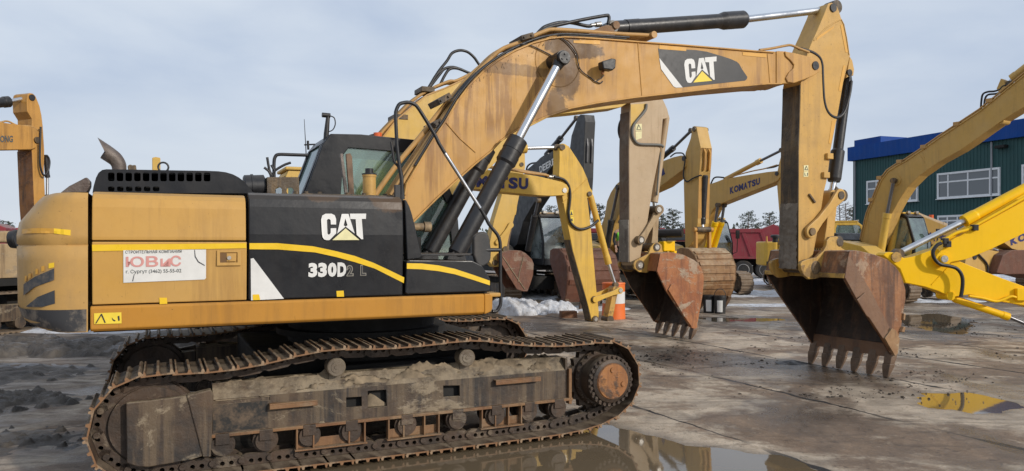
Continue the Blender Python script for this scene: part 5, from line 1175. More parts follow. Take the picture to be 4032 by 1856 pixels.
hose(B,'stick_hose',[(2545,410),(2543,430),(2530,450),(2508,475),(2492,500),(2490,530),(2497,550),(2515,567),(2560,570),(2600,572),(2612,580)],-.20,.028,M['cable'],sb)
hose(B,'side_hose',[(2448,470),(2440,490),(2437,515),(2442,540),(2450,552)],.30,.03,M['black'],sb)
ram(B,(2580,830),(2576,797),(2625,455),-.0,.068,.04,M['pale_tan'],r,'bucket_cylinder')
hose(B,'cylinder_pipe',[(2600,600),(2592,690),(2586,770)],-.10,.018,M['cable'],sb)
P1,P2,P3,P4=B.uz(2525,946,-.2),B.uz(2595,826,-.2),B.uz(2587,974,-.2),B.uz(2521,1045,-.2)
for l0,l1 in ((-.235,-.18),(.18,.235)): mb=MB(); hull_bone(mb,P1,.085,P2,.10,l0,l1,9,.06); mb.build('bucket_link',M['muddy_tan'],r,.01)
mb=MB(); hull_bone(mb,P3,.09,P2,.08,-.12,.12,9,.07); mb.build('power_link',M['muddy_tan'],r,.01)
pins(B,[(2525,946,.085),(2595,826,.085),(2587,974,.085),(2521,1045,.10)],.30,M['grime'],r); 
for x,y,rr in ((2525,946,.05),(2595,826,.055),(2587,974,.05),(2521,1045,.055)): mb=MB(); u,z=B.uz(x,y,-.3); mb.pin(u,z,-.312,-.29,rr,14); mb.build('pin_cap',M['bolt'],r)
W=.62; bpx=[(2587,1068),(2600,998),(2625,994),(2650,995),(2690,1003),(2710,1013),(2735,1025),(2750,1038),(2762,1058),(2770,1078),(2772,1107),(2766,1168),(2758,1215),(2752,1244),(2745,1290),(2736,1297),(2718,1289),(2695,1251),(2623,1145)]
pr=B.U(bpx,-W); mb=MB(); strip(mb,pr[:15],-.035,-W+.001,W-.001)
for s_ in (-1,1): mb.prism(pr,s_*W,s_*(W-.04))
bk=mb.build('bucket',M['bucket_red'],r,.008)
mb=MB(); inn=offset_line(pr[:15],-.037); strip(mb,inn,-.004,-W+.042,W-.042)
for s_ in (-1,1): mb.prism([pr[0]]+inn[1:14]+pr[16:],s_*(W-.041),s_*(W-.044))
mb.build('bucket_inner_shade',M['bucket_shade'],bk)
mb=MB(); q=B.U([(2628,1142),(2640,1120),(2652,1117),(2745,1262),(2720,1288),(2690,1245)],-W); mb.prism(q,-W-.035,-W); mb.build('side_cutter',M['bucket_red'],bk,.006)
ear=[(2492,1040),(2500,1025),(2530,1010),(2550,1000),(2560,975),(2572,958),(2592,955),(2604,965),(2606,985),(2612,998),(2595,1062),(2560,1066),(2545,1075),(2515,1072),(2496,1058)]
for s_ in (-1,1): mb=MB(); mb.prism(B.U(ear,-.27),s_*.24,s_*.29); mb.build('hinge_ear',M['worn_yellow'],bk,.01)
cz=B.uz(2740,1295,-W); tp=B.uz(2722,1338,-W)
for i in range(5):
    l=-.56+1.12*i/4; mb=MB(); vs=[]
    for f,hw,hh in ((-.3,.05,.06),(.1,.062,.055),(.5,.055,.045),(1,.035,.015)):
        x=cz[0]+(tp[0]-cz[0]+.02)*f; z=cz[1]+(0-cz[1])*f; vs+=[(x-hh,l-hw,z),(x+hh,l-hw,z),(x+hh,l+hw,z),(x-hh,l+hw,z)]
    mb.add(vs,[(0,1,2,3),(12,13,14,15)]+[(a*4+j,a*4+(j+1)%4,a*4+4+(j+1)%4,a*4+4+j) for a in range(3) for j in range(4)]); mb.build('tooth',M['tooth'],bk,.008)
# yellow bits seen over the near engine hood
mb=MB(); mb.prism(B.U([(599,622),(612,619),(631,622),(632,640),(631,790),(600,790)],-.4),-.42,-.30); mb.build('hood_post',M['warm_yellow'],r,.01)
mb=MB(); mb.prism(B.U([(502,655),(512,648),(522,652),(535,650),(538,672),(526,676),(527,790),(514,790),(514,676),(505,674)],-.3),-.34,-.2); mb.build('lamp_cluster',M['grime'],r,.02)

# ---------------------------------------------------------------- C: yellow machine without bucket
c=(2.0,18.35); C=Fr((c[0]-6.9*MAINF[0],c[1]-6.9*MAINF[1]),MAINF)
r=C.root('crawler_excavator'); tag(r,'yellow excavator with navy lettering on its boom and a bare stick that carries no bucket','excavator',GR)
house(r,'yellow','yellow',cabm='yellow',hz=2.1); crawler(r)
bc_=[(1700,770),(1745,700),(1800,672),(1860,664),(1950,672),(2025,680),(2115,694),(2160,704),(2215,718),(2232,728),(2240,742),(2238,758),(2225,769),(2170,772),(2120,770),(1990,758),(1880,745),(1800,748),(1740,800),(1680,900),(1620,960),(1600,900)]
bo=plate(C,'boom',bc_,-.24,-.24,.24,M['yellow'],r)
for l in (-.255,.255): pass
letters(C,'KOMATSU',[(1790,688),(2080,702),(2079,747),(1789,733)],-.24,M['navy'],bo,.05)
pins(C,[(2224,750,.06)],.26,M['bolt'],bo)
mb=MB(); mb.tube(smooth_path([C.p(x,y,-.12) for x,y in ((1880,655),(2000,668),(2090,683),(2150,690),(2178,703))],4),.03,8); mb.tube(smooth_path([C.p(x,y,.05) for x,y in ((1880,652),(2000,664),(2090,679),(2150,688))],4),.03,8); mb.build('boom_pipes',M['tan_pipe'],bo)
mb=MB(); q=C.p(2183,697,-.12); mb.lathe(q-Vector((.16,0,0)),q+Vector((.14,0,-.03)),[(0,.045),(.3,.045),(.3,.065),(.6,.065),(.6,.045),(1,.045)],12); mb.build('hose_fitting',M['bolt'],bo)
sc_=[(2203,585),(2208,570),(2214,565),(2226,568),(2241,578),(2270,622),(2295,662),(2312,702),(2324,740),(2333,752),(2334,766),(2326,777),(2312,780),(2315,797),(2326,890),(2336,999),(2349,1148),(2358,1225),(2357,1250),(2348,1268),(2338,1270),(2330,1262),(2315,1201),(2255,986),(2214,777),(2201,690),(2203,628)]
sb=plate(C,'stick',sc_,-.16,-.16,.16,M['yellow'],r)
mb=MB(); q=C.U([(2330,1262),(2315,1201),(2282,1083),(2255,986),(2245,945)],-.16); strip(mb,q,.01,-.15,.15); mb.build('grime_layer',M['grime'],sb)
mb=MB(); mb.tube([C.p(2312,704,-.162),C.p(2250,765,-.162),C.p(2215,800,-.162)],.012,6); mb.build('weld_seam',M['yellow'],sb)
mb=MB(); decal_px(mb,[(2242,829),(2256,827),(2257,850),(2243,852)],C,-.16,.005); decal_px(mb,[(2243,856),(2258,854),(2260,878),(2246,880)],C,-.16,.005); wd=mb.build('warning_decal',M['decal_yellow'],sb)
mb=MB(); decal_px(mb,[(2245,848),(2249,831),(2255,847)],C,-.16,.008); decal_px(mb,[(2248,862),(2253,860),(2255,872),(2249,870)],C,-.16,.008); mb.build('pictogram',M['decal_black'],wd)
pins(C,[(2216,580,.07),(2323,764,.06),(2342,1180,.085),(2346,1258,.085)],.20,M['grime'],sb)
for x,y in ((2342,1180),(2346,1258)): mb=MB(); u,z=C.uz(x,y,-.2); mb.pin(u,z,-.215,-.19,.05,14); mb.build('pin_cap',M['bolt'],sb)
hose(C,'stick_hose',[(2183,698),(2205,702),(2225,712),(2240,735),(2245,770),(2242,810),(2239,840),(2246,875),(2265,895),(2290,903),(2325,893),(2350,873),(2356,868)],-.2,.034,M['black'],sb)
ram(C,(2190,581),(2070,584),(1900,590),0,.11,.045,M['yellow'],r,'stick_cylinder')
ram(C,(2423,1122),(2396,1040),(2323,766),0,.078,.042,M['yellow'],r,'bucket_cylinder')
P1,P2=C.uz(2342,1180,-.19),C.uz(2440,1144,-.19); P3=C.uz(2402,1259,-.12)
for l0,l1 in ((-.23,-.18),(.18,.23)): mb=MB(); hull_bone(mb,P1,.075,P2,.085,l0,l1,9,.055); mb.build('bucket_link',M['yellow'],r,.01)
mb=MB(); hull_bone(mb,P3,.075,C.uz(2425,1140,-.12),.085,-.12,.12,9,.075); mb.build('power_link',M['worn_yellow'],r,.01)
mb=MB(); u,z=P3; mb.lathe((u,-.15,z),(u,.15,z),[(0,.05),(0,.095),(1,.095),(1,.05)],18); mb.build('link_end',M['grime'],r)
u,z=P2; mb=MB(); mb.pin(u,z,-.25,.25,.055,14); mb.build('pin',M['bolt'],r)

# ---------------------------------------------------------------- Q: yellow stick with a small scuffed bucket, fourth in the row
Q=frame_at(2050,21.3,MAINF,6.6)
r=Q.root('crawler_excavator'); tag(r,'yellow excavator mostly hidden, its small scuffed bucket hanging over the tall snow heap','excavator',GR)
house(r,'warm_yellow','warm_yellow',cabm='warm_yellow'); crawler(r)
plate(Q,'boom',[(1640,700),(1720,600),(1800,555),(1900,530),(2000,528),(2050,545),(2055,600),(2000,610),(1900,620),(1800,680),(1700,800),(1600,930),(1540,900)],-.22,-.22,.22,M['warm_yellow'],r)
sb=plate(Q,'stick',[(2005,525),(2030,508),(2050,505),(2066,560),(2068,660),(2052,720),(2045,770),(2030,840),(2005,930),(1990,1000),(1970,1050),(1945,1052),(1925,1030),(1928,960),(1945,870),(1975,770),(1985,650),(1992,560)],-.15,-.15,.15,M['warm_yellow'],r)
pins(Q,[(2055,648,.06),(1950,1035,.08)],.18,M['grime'],sb)
ram(Q,(2012,880),(2022,845),(2056,650),0,.06,.035,M['warm_yellow'],r,'bucket_cylinder')
mb=MB(); hull_bone(mb,Q.uz(1958,955,-.18),.07,Q.uz(2011,887,-.18),.08,-.22,-.17,8,.05); mb.build('bucket_link',M['warm_yellow'],r,.01)
mb=MB(); hull_bone(mb,Q.uz(1993,983,-.1),.09,Q.uz(2011,887,-.1),.07,-.1,.1,8,.06); mb.build('power_link',M['stick_rust'],r,.01)
pins(Q,[(2011,887,.07),(1993,983,.095)],.2,M['grime'],r)
W=.40; q=Q.U([(1973,1035),(1972,999),(1990,990),(2006,987),(2030,986),(2051,988),(2070,998),(2082,1009),(2095,1022),(2102,1040),(2099,1085),(2088,1120),(2077,1148),(2060,1148),(2036,1140),(2001,1085)],-W)
mb=MB(); strip(mb,q[:13],-.03,-W+.001,W-.001)
for s_ in (-1,1): mb.prism(q,s_*W,s_*(W-.03))
bk=mb.build('bucket',M['bucket_scuffed'],r,.008)
mb=MB()
for a,b in (((1980,1012),(2066,1140)),((2062,1008),(2045,1075)),((2045,1075),(2040,1110))): mb.tube([Q.p(a[0],a[1],-W-.002),Q.p(b[0],b[1],-W-.002)],.018,6)
mb.build('wear_bar',M['mud_dry'],bk)

# ---------------------------------------------------------------- D: dark grey machine facing us, E: tan machine facing us
D=Fr((.18,26.2),AWAY)
r=D.root('crawler_excavator'); tag(r,'dark grey excavator with white boom lettering and a wide brown bucket','excavator',GR)
house(r,'dark_grey','dark_grey',cabm='dark_grey',cabroof='pale_tan',cabz=2.95,gl='glass_light'); crawler(r)
bo=plate(D,'boom',[(2190,588),(2205,600),(2197,633),(2160,672),(2135,720),(2120,773),(2090,820),(2060,873),(2035,963),(2000,1000),(1985,980),(2000,900),(2020,830),(2040,768),(2055,700),(2075,668),(2120,630)],-.22,-.22,.22,M['dark_grey'],r)
letters(D,'DEERE',[(2124,657),(2184,621),(2187,646),(2127,683)],-.22,M['white_decal'],bo,.03)
hose(D,'boom_hose',[(2072,690),(2075,660),(2090,645),(2115,640),(2130,625),(2160,605)],-.1,.03,M['black'],bo)
sb=plate(D,'stick',[(2275,460),(2285,452),(2300,452),(2304,480),(2300,560),(2296,700),(2290,800),(2280,900),(2262,980),(2250,980),(2246,800),(2243,690),(2243,590),(2250,535),(2262,500)],-.2,-.2,.14,M['dark_grey'],r)
mb=MB()
for l in (-.1,.05): mb.prism([(u+.02,z) for u,z in D.U([(2296,545),(2300,545),(2302,575),(2300,640),(2296,640)],-.2)],l-.025,l+.025)
mb.build('stiffener',M['bolt_dark'],sb,.006)
ram(D,(2270,466),(2208,545),(2150,612),0,.09,.045,M['black_steel'],r,'stick_cylinder',chrome=False)
ram(D,(2298,800),(2302,700),(2304,610),0,.08,.045,M['black_steel'],r,'bucket_cylinder')
ram(D,(2120,790),(2106,850),(2078,990),-.36,.10,.05,M['black_steel'],r,'boom_cylinder',chrome=False,lats=(-.36,))
ub,zb=D.uz(2262,975,0); bk,_=bucket(r,ub+.15,1.62,.86,M['bucket_brown'],M['bucket_shade'],rot=.12,k=1.12,teeth=4)
for dz in (.95,.72,.48,.25): pass
mb=MB()
for i in range(4):
    p=_[3+i]; q=_[4+i]; mb.prism([(p[0]+.0,p[1]),(p[0]+.035,p[1]+.01),(q[0]*.35+p[0]*.65+.035,q[1]*.35+p[1]*.65),(q[0]*.35+p[0]*.65,q[1]*.35+p[1]*.65)],-.8,.8)
mb.build('wear_strip',M['bucket_brown'],bk,.006)
E_=Fr((3.43,26.2),AWAY)
r=E_.root('crawler_excavator'); tag(r,'tan excavator facing the camera with a striped rusty bucket above two black pails','excavator',GR)
house(r,'yellow','yellow',cabm='black_panel',cabz=2.9); crawler(r)
bo=plate(E_,'boom',[(2345,963),(2360,913),(2380,853),(2390,793),(2405,758),(2425,728),(2445,710),(2520,672),(2600,638),(2650,620),(2680,613),(2692,616),(2700,628),(2700,655),(2690,668),(2600,735),(2520,772),(2470,800),(2445,830),(2420,880),(2400,963),(2380,1000),(2350,1000)],-.24,-.24,.24,M['tan_yellow'],r)
mb=MB(); decal_px(mb,[(2605,680),(2611,660),(2620,686),(2606,694)],E_,-.24,.006); mb.build('dark_decal',M['navy'],bo)
pins(E_,[(2690,625,.07)],.27,M['black_steel'],bo)
ram(E_,(2434,738),(2407,868),(2390,985),-.36,.10,.05,M['black_steel'],r,'boom_cylinder',chrome=False,lats=(-.36,.36))
SE=[(2726,500),(2733,497),(2742,500),(2750,540),(2759,582),(2757,640),(2752,700),(2747,880),(2735,940),(2722,962),(2700,984),(2697,960),(2696,895),(2692,723),(2694,660),(2699,602),(2719,546),(2723,521)]
sb=plate(E_,'stick',SE,-.2,-.2,.2,M['tan_yellow'],r)
mb=MB(); q=E_.U([(2750,545),(2759,582),(2757,640),(2752,700),(2748,860)],-.2); strip(mb,q,-.012,-.196,.196); mb.build('stick_front_plate',M['orange_front'],sb)
mb=MB()
for l in (-.07,.10): mb.prism([(u+.015,z) for u,z in E_.U([(2758,585),(2764,600),(2760,670),(2752,670)],-.2)],l-.03,l+.03)
mb.build('stiffener',M['orange_front'],sb,.006)
pins(E_,[(2731,509,.07),(2742,904,.08)],.24,M['grime'],sb)
ram(E_,(2722,515),(2652,583),(2560,660),0,.085,.045,M['black_steel'],r,'stick_cylinder',chrome=False)
ram(E_,(2768,905),(2765,882),(2777,690),0,.085,.05,M['black_steel'],r,'bucket_cylinder')
mb=MB(); u,z=E_.uz(2768,905,0); mb.pin(u,z,-.34,.34,.07,14); mb.box(u-.08,u+.03,-.28,-.2,z-.55,z); mb.box(u-.08,u+.03,.2,.28,z-.55,z); mb.build('power_link',M['orange_light'],r,.01)
hose(E_,'stick_hose',[(2640,618),(2655,606),(2668,603),(2690,606),(2697,630),(2692,670),(2692,700),(2705,716),(2730,702),(2755,692),(2762,692)],-.25,.022,M['black'],sb)
ub,zb=E_.uz(2712,975,-.2); bk,_=bucket(r,ub+.12,1.66,.66,M['bucket_plate'],M['bucket_shade'],rot=.06,k=1.05,teeth=5)
mb=MB()
for i,f in ((3,.5),(4,0),(4,.6),(5,.2),(5,.75),(6,.4)):
    p=Vector(_[i]).lerp(Vector(_[i+1]),f); d=(Vector(_[i+1])-Vector(_[i])).normalized(); n=Vector((d.y,-d.x))
    if n.x<0: n=-n
    mb.prism([tuple(p),tuple(p+n*.035),tuple(p+n*.035+d*.13),tuple(p+d*.13)],-.60,.60)
mb.build('wear_strip',M['bucket_plate'],bk,.008)
mb=MB(); q0=E_.local(wpt(2592,920,25)); q1=E_.local(wpt(2688,918,24.6)); mb.lathe(q0,q1,[(0,.1),(0,.15),(1,.15),(1,.1)],18); mb.build('air_tank',M['black'],r)
mb=MB(); 
for a,b,c_,d_ in ((2600,2652,950,990),(2640,2690,988,1004)):
    q=E_.local(wpt((a+b)/2,(c_+d_)/2,25)); w_=(b-a)/2911*25/2; h_=(d_-c_)/2911*25/2; mb.box(q.x-.15,q.x+.15,q.y-w_*1.05,q.y+w_*1.05,q.z-h_,q.z+h_)
mb.build('front_box',M['bright'],r,.04,3)
# ---------------------------------------------------------------- K: lettered yellow boom in the right middle distance
K=Fr((6.63,28.8),(.45,-.89))
r=K.root('crawler_excavator'); tag(r,'yellow excavator with navy lettering on its raised boom, before the red dump truck','excavator',GR)
house(r,'yellow','yellow',cabm='black_panel',cabroof='yellow',cabz=2.85,gl='glass_light'); crawler(r)
bo=plate(K,'boom',[(2740,990),(2755,900),(2765,800),(2772,752),(2785,729),(2855,705),(2930,692),(3020,678),(3060,674),(3072,682),(3072,696),(3062,712),(3050,718),(2950,758),(2875,788),(2825,808),(2806,828),(2790,865),(2775,960),(2765,1000)],-.22,-.22,.22,M['tan_yellow'],r)
letters(K,'KOMATSU',[(2874,739),(2992,700),(2993,726),(2875,765)],-.22,M['navy'],bo,.05)
pins(K,[(3057,684,.07),(2785,773,.07)],.25,M['black_steel'],bo)
hose(K,'boom_pipe',[(2795,730),(2880,697),(2960,675),(3010,665),(3060,650)],-.1,.022,M['tan_pipe'],bo)
hose(K,'boom_hose',[(2795,735),(2808,706),(2822,698),(2850,700)],-.1,.028,M['black'],bo)
hose(K,'hose_end',[(3020,663),(3050,658),(3072,648)],-.1,.025,M['black'],bo)
plate(K,'stick',[(3068,640),(3082,590),(3096,600),(3096,800),(3085,920),(3075,920),(3060,740),(3058,690)],-.18,-.18,.18,M['tan_yellow'],r)
ram(K,(3078,592),(2996,633),(2852,708),0,.075,.045,M['tan_yellow'],r,'stick_cylinder',1.3,False)
ram(K,(2827,808),(2817,875),(2783,985),-.34,.11,.05,M['bright'],r,'boom_cylinder',chrome=False,lats=(-.34,-.05))
# ---------------------------------------------------------------- G: long tan boom before the green building
G=Fr((12.7,26.1),(.5,-.866))
r=G.root('crawler_excavator'); tag(r,'tan yellow excavator with a very long boom rising across the green building','excavator',GR)
house(r,'yellow','yellow',cabm='black_panel',cabroof='yellow',cabz=2.95); crawler(r)
gb=[(3389,950),(3399,903),(3414,843),(3434,793),(3454,743),(3469,708),(3494,675),(3524,655),(3564,633),(3624,593),(3699,540),(3857,436),(4032,294),(4150,200),(4190,280),(4032,422),(3949,473),(3819,566),(3779,593),(3694,640),(3619,693),(3574,738),(3544,783),(3514,838),(3484,918),(3454,976),(3412,976)]
bo=plate(G,'boom',gb,-.25,-.25,.25,M['tan_yellow'],r)
mb=MB(); strip(mb,G.U(gb[0:14],-.28),-.03,-.28,.28); mb.build('boom_flange',M['tan_yellow'],bo)
mb=MB()
for dl,off in ((-.2,0),(-.05,0),(.1,0)): mb.tube([G.p(x-2,y-5,-.2)+Vector((0,dl+.2,0)) for x,y in gb[0:14]],.03,8)
mb.build('boom_pipes',M['tan_pipe'],bo)
for x,y in ((3434,788),(3466,702),(3545,638),(3640,580),(3770,490),(3900,398)): mb=MB(); q=G.p(x,y,-.2); mb.box(q.x-.09,q.x+.09,-.30,.2,q.z-.06,q.z+.07); mb.build('pipe_clamp',M['tan_pipe'],bo,.01)
mb=MB(); u,z=G.uz(3527,710,-.25); mb.lathe((u,-.28,z),(u,.28,z),[(0,.19),(1,.19)],22); mb.build('pin_boss',M['tan_yellow'],bo,.01)
mb=MB(); 
for L in ([(3630,592),(3640,625),(3652,660)],[(3405,862),(3440,880),(3480,905)],[(3620,605),(3640,640),(3650,668)]): mb=MB(); mb.tube([G.p(x,y,-.252) for x,y in L[:2]],.012,6); mb.build('weld_seam',M['tan_yellow'],bo)
ram(G,(3519,712),(3494,840),(3465,1010),-.40,.125,.055,M['yellow'],r,'boom_cylinder',chrome=False)
ram(G,(3546,783),(3531,848),(3506,1000),.38,.125,.055,M['yellow'],r,'boom_cylinder',chrome=False)
hose(G,'boom_hose',[(3862,432),(3864,400),(3870,372),(3890,362),(3915,360),(3938,352),(3950,340),(3990,328)],-.1,.03,M['black'],bo)
hose(G,'boom_hose',[(3875,425),(3878,392),(3890,374),(3920,370),(3945,362)],.1,.03,M['black'],bo)
mb=MB(); u,z=G.uz(3945,478,-.1); mb.lathe((u,-.2,z),(u,.2,z),[(0,.1),(1,.1)],16); mb.build('pin_lug',M['tan_yellow'],bo)
plate(G,'cylinder_lug',[(3925,350),(3942,310),(3955,316),(3960,345),(3935,368)],-.1,-.12,.12,M['tan_yellow'],bo)
ram(G,(3975,330),(3985,310),(4150,180),0,.12,.05,M['tan_yellow'],r,'stick_cylinder')
# ---------------------------------------------------------------- H: bright yellow boom and folded stick at the right edge
Hh=Fr((15.2,15.0),(-1,0.0))
r=Hh.root('crawler_excavator'); tag(r,'bright yellow excavator reaching in from the right edge, stick folded under its boom','excavator',GR)
house(r,'bright','bright',cabm='black_panel',ub=-3.2,uf=.6); crawler(r)
hb=[(3714,1050),(3697,1044),(3686,1030),(3684,1013),(3692,998),(3708,985),(3742,950),(3760,938),(3781,930),(3841,897),(3930,848),(4032,792),(4300,640),(4420,640),(4480,760),(4420,800),(4250,800),(4032,920),(3900,983),(3803,1022),(3750,1032),(3726,1042)]
bo=plate(Hh,'boom',hb,.24,-.24,.24,M['bright'],r)
mb=MB(); u,z=Hh.uz(3714,1020,.26); mb.lathe((u,-.27,z),(u,.27,z),[(0,.15),(1,.15)],24); mb.lathe((u,.26,z),(u,.30,z),[(0,.09),(1,.09)],20); mb.build('pin_boss',M['bright'],bo,.01)
mb=MB(); mb.pin(u,z,.29,.315,.07,16); mb.build('pin',M['bolt'],bo)
hs=[(3478,1005),(3487,996),(3500,993),(3520,995),(3540,1003),(3560,1018),(3600,1010),(3640,996),(3665,986),(3690,980),(3720,995),(3775,1028),(3900,1079),(4032,1128),(4200,1195),(4215,1240),(4180,1250),(4032,1203),(3907,1182),(3819,1160),(3765,1168),(3752,1172),(3735,1165),(3693,1146),(3640,1129),(3566,1114),(3545,1060),(3500,1022)]
sb=plate(Hh,'stick',hs,.16,-.16,.16,M['bright'],r)
mb=MB(); mb.tube([Hh.p(3668,1122,.162),Hh.p(3745,1040,.162)],.012,6); mb.build('weld_seam',M['bright'],sb)
mb=MB(); u,z=Hh.uz(3531,1013,.2); mb.lathe((u,-.2,z),(u,.2,z),[(0,.10),(1,.10)],20); mb.build('pin_boss',M['worn_yellow'],sb,.006)
mb=MB(); u,z=Hh.uz(3745,1167,.2); mb.lathe((u,-.2,z),(u,.2,z),[(0,.085),(1,.085)],18); mb.build('pin_boss',M['bright'],sb,.006)
ram(Hh,(3534,1000),(3796,872),(4160,680),.0,.115,.062,M['bright'],r,'stick_cylinder',1.1)
ram(Hh,(4140,1318),(3970,1248),(3752,1176),.0,.072,.036,M['bright'],r,'bucket_cylinder',1.12,False)
hose(Hh,'stick_hose',[(3706,958),(3690,966),(3676,985),(3674,1005),(3685,1027),(3705,1042),(3740,1049),(3765,1057),(3782,1075),(3790,1100),(3789,1135),(3783,1170)],.32,.036,M['black'],sb)
mb=MB(); mb.tube(smooth_path([Hh.p(x,y,.25) for x,y in ((3706,955),(3730,938),(3765,918),(3800,908),(3830,895),(3870,872),(3960,822),(4040,775))],4),.03,8); mb.tube(smooth_path([Hh.p(x,y,.12) for x,y in ((3720,950),(3780,915),(3860,870),(3960,812),(4040,765))],4),.03,8); mb.build('boom_pipes',M['bright'],bo)
mb=MB(); mb.tube(smooth_path([Hh.p(x,y,.22) for x,y in ((3815,1166),(3870,1175),(3920,1187),(3950,1180),(3980,1168),(4000,1172))],4),.028,8); mb.build('stick_pipe',M['bright'],sb)
for x,y in ((3718,950),(3728,962),(3835,897)): mb=MB(); q=Hh.p(x,y,.25); mb.box(q.x-.05,q.x+.05,.2,.33,q.z-.06,q.z+.06); mb.build('pipe_clamp',M['black_steel'],bo,.01)
mb=MB(); q=Hh.p(4010,1160,.2); mb.box(q.x-.2,q.x+.05,.16,.24,q.z-.12,q.z+.12); mb.build('pipe_bracket',M['bright'],sb,.01)
# ---------------------------------------------------------------- machines half hidden behind: I, J, L and the two at the far left
I=frame_at(3600,31,(.8,-.25),.6)
r=I.root('crawler_excavator'); tag(r,'excavator with navy lettering on its lowered boom, behind the bright yellow machine','excavator',GR)
house(r,'tan_yellow','tan_yellow',cabm='tan_yellow',cabz=2.95); crawler(r)
bo=plate(I,'boom',[(3560,842),(3585,835),(3640,855),(3720,888),(3800,920),(3900,958),(4000,1010),(4000,1045),(3900,1022),(3760,980),(3640,958),(3590,905)],-.24,-.24,.24,M['tan_yellow'],r)
letters(I,'KOMATSU',[(3612,905),(3735,930),(3732,962),(3610,936)],-.24,M['navy'],bo,.05)
ram(I,(3760,908),(3724,893),(3594,842),0,.13,.05,M['pale_tan'],r,'stick_cylinder')
mb=MB(); q=I.p(3667,858,.6); mb.lathe(q-Vector((0,0,.1)),q+Vector((0,0,.12)),[(0,.09),(1,.09)],12); mb.build('beacon',M['beacon'],r)
J=frame_at(3950,27,(-.85,-.4),5.5)
r=J.root('crawler_excavator'); tag(r,'tan excavator glimpsed under the bright yellow boom, its brown bucket showing','excavator',GR)
house(r,'tan_yellow','tan_yellow'); crawler(r)
bo=plate(J,'boom',[(3945,950),(3960,938),(4032,912),(4200,830),(4260,900),(4150,960),(4032,992),(3985,980)],.24,-.24,.24,M['tan_yellow'],r)
letters(J,'KOMATSU',[(3976,938),(4190,860),(4195,890),(3980,968)],.24,M['navy'],bo,.05,1)
plate(J,'stick',[(3805,1005),(3815,985),(3890,984),(3985,1000),(3998,1008),(3998,1024),(3985,1035),(3930,1080),(3890,1082),(3800,1040)],.17,-.17,.17,M['tan_yellow'],r)
mb=MB(); u,z=J.uz(3970,1012,.2); mb.pin(u,z,-.2,.2,.1,16); u,z=J.uz(3840,1012,.2); mb.pin(u,z,-.2,.2,.1,16); mb.build('pin',M['black_steel'],r)
ram(J,(3968,1002),(3898,976),(3840,955),0,.11,.05,M['tan_yellow'],r,'bucket_cylinder')
plate(J,'bucket',[(3950,1005),(3985,985),(4060,985),(4120,1030),(4110,1100),(4040,1080),(3960,1082),(3925,1075)],.5,-.5,.5,M['bucket_brown'],r,.03)
hose(J,'stick_hose',[(3845,995),(3860,1010),(3886,1040),(3890,1072)],.22,.035,M['black'],r)
Lm=Fr((13.35,31.8),(.97,-.24))
r=Lm.root('crawler_excavator'); tag(r,'yellow excavator with rounded rear and black exhaust, parked behind the near stick','excavator',GR)
house(r,'yellow','yellow',cabm='yellow',cabroof='yellow',cabz=2.85,hz=2.12,cu=(.5,1.9),uf=1.9,hood='yellow'); crawler(r)
mb=MB(); q=Lm.local(wpt(3053,955,30.6)); mb.lathe(q,q+Vector((0,0,.32)),[(0,.12),(.6,.12),(.6,.19),(.9,.19),(1,.12)],18); mb.build('exhaust_pot',M['black'],r)
mb=MB(); q=Lm.local(wpt(3019,956,30.3)); mb.lathe(q,q+Vector((0,0,.26)),[(0,.05),(.5,.035),(1,.03)],10); mb.build('rear_post',M['orange_light'],r)
Z=frame_at(120,16.6,(.35,.937),6.2)
r=Z.root('crawler_excavator'); tag(r,'orange excavator with dark boom lettering, its stick rising behind the near counterweight','excavator',GR)
house(r,'orange_light','orange_light',cab=False); crawler(r)
bo=plate(Z,'boom',[(-320,500),(-100,484),(0,482),(63,490),(120,499),(143,508),(154,522),(158,545),(154,565),(140,582),(126,589),(0,591),(-150,605),(-320,640)],-.26,-.26,.26,M['orange_light'],r)
letters(Z,'iGONG',[(-33,534),(50,535),(50,561),(-33,561)],-.26,M['ink'],bo,.03)
pins(Z,[(149,552,.07)],.3,M['grime'],bo)
sb=plate(Z,'stick',[(110,372),(118,367),(130,369),(141,380),(156,418),(164,455),(169,498),(175,595),(173,679),(177,755),(180,870),(150,910),(140,860),(135,806),(128,640),(126,595),(126,469),(108,440),(106,400)],-.2,-.2,.26,M['orange_light'],r)
mb=MB(); q=Z.U([(140,872),(135,806),(128,640),(126,595)],-.2); strip(mb,q,.012,-.195,.255); mb.build('rust_face',M['orange_face'],sb)
mb=MB(); u,z=Z.uz(125,385,-.2); mb.pin(u,z,-.22,.28,.07,16); mb.build('pin',M['black_steel'],sb)
ram(Z,(118,385),(34,401),(-150,420),0,.11,.05,M['black_steel'],r,'stick_cylinder')
hose(Z,'boom_pipe',[(-60,480),(0,482),(30,478),(70,495),(120,498),(148,512)],-.2,.02,M['tan_pipe'],bo)
hose(Z,'stick_hose',[(160,500),(157,600),(158,650),(167,684),(178,690),(190,670),(195,640),(190,620),(182,615)],-.3,.022,M['black'],sb)
ram(Z,(186,775),(187,700),(180,610),0,.05,.03,M['black_steel'],r,'bucket_cylinder')
Y=Fr((-11.6,17.4),(.42,.907))
r=Y.root('crawler_excavator'); tag(r,'excavator with a round black lamp on its rear, cut off at the left edge','excavator',GR)
house(r,'muddy_tan','muddy_tan',hz=2.05,cab=False,louvre=False,hood='muddy_tan'); crawler(r)

mb=MB(); q=Y.local(wpt(36,945,13.0)); w0=MB(); d_=Vector((.5,-.8,.1)).normalized(); w0.lathe(q,q+d_*.16,[(0,.08),(.2,.15),(.8,.17),(1,.16),(1,.13)],20); w0.build('rear_lamp',M['black'],r,.01)
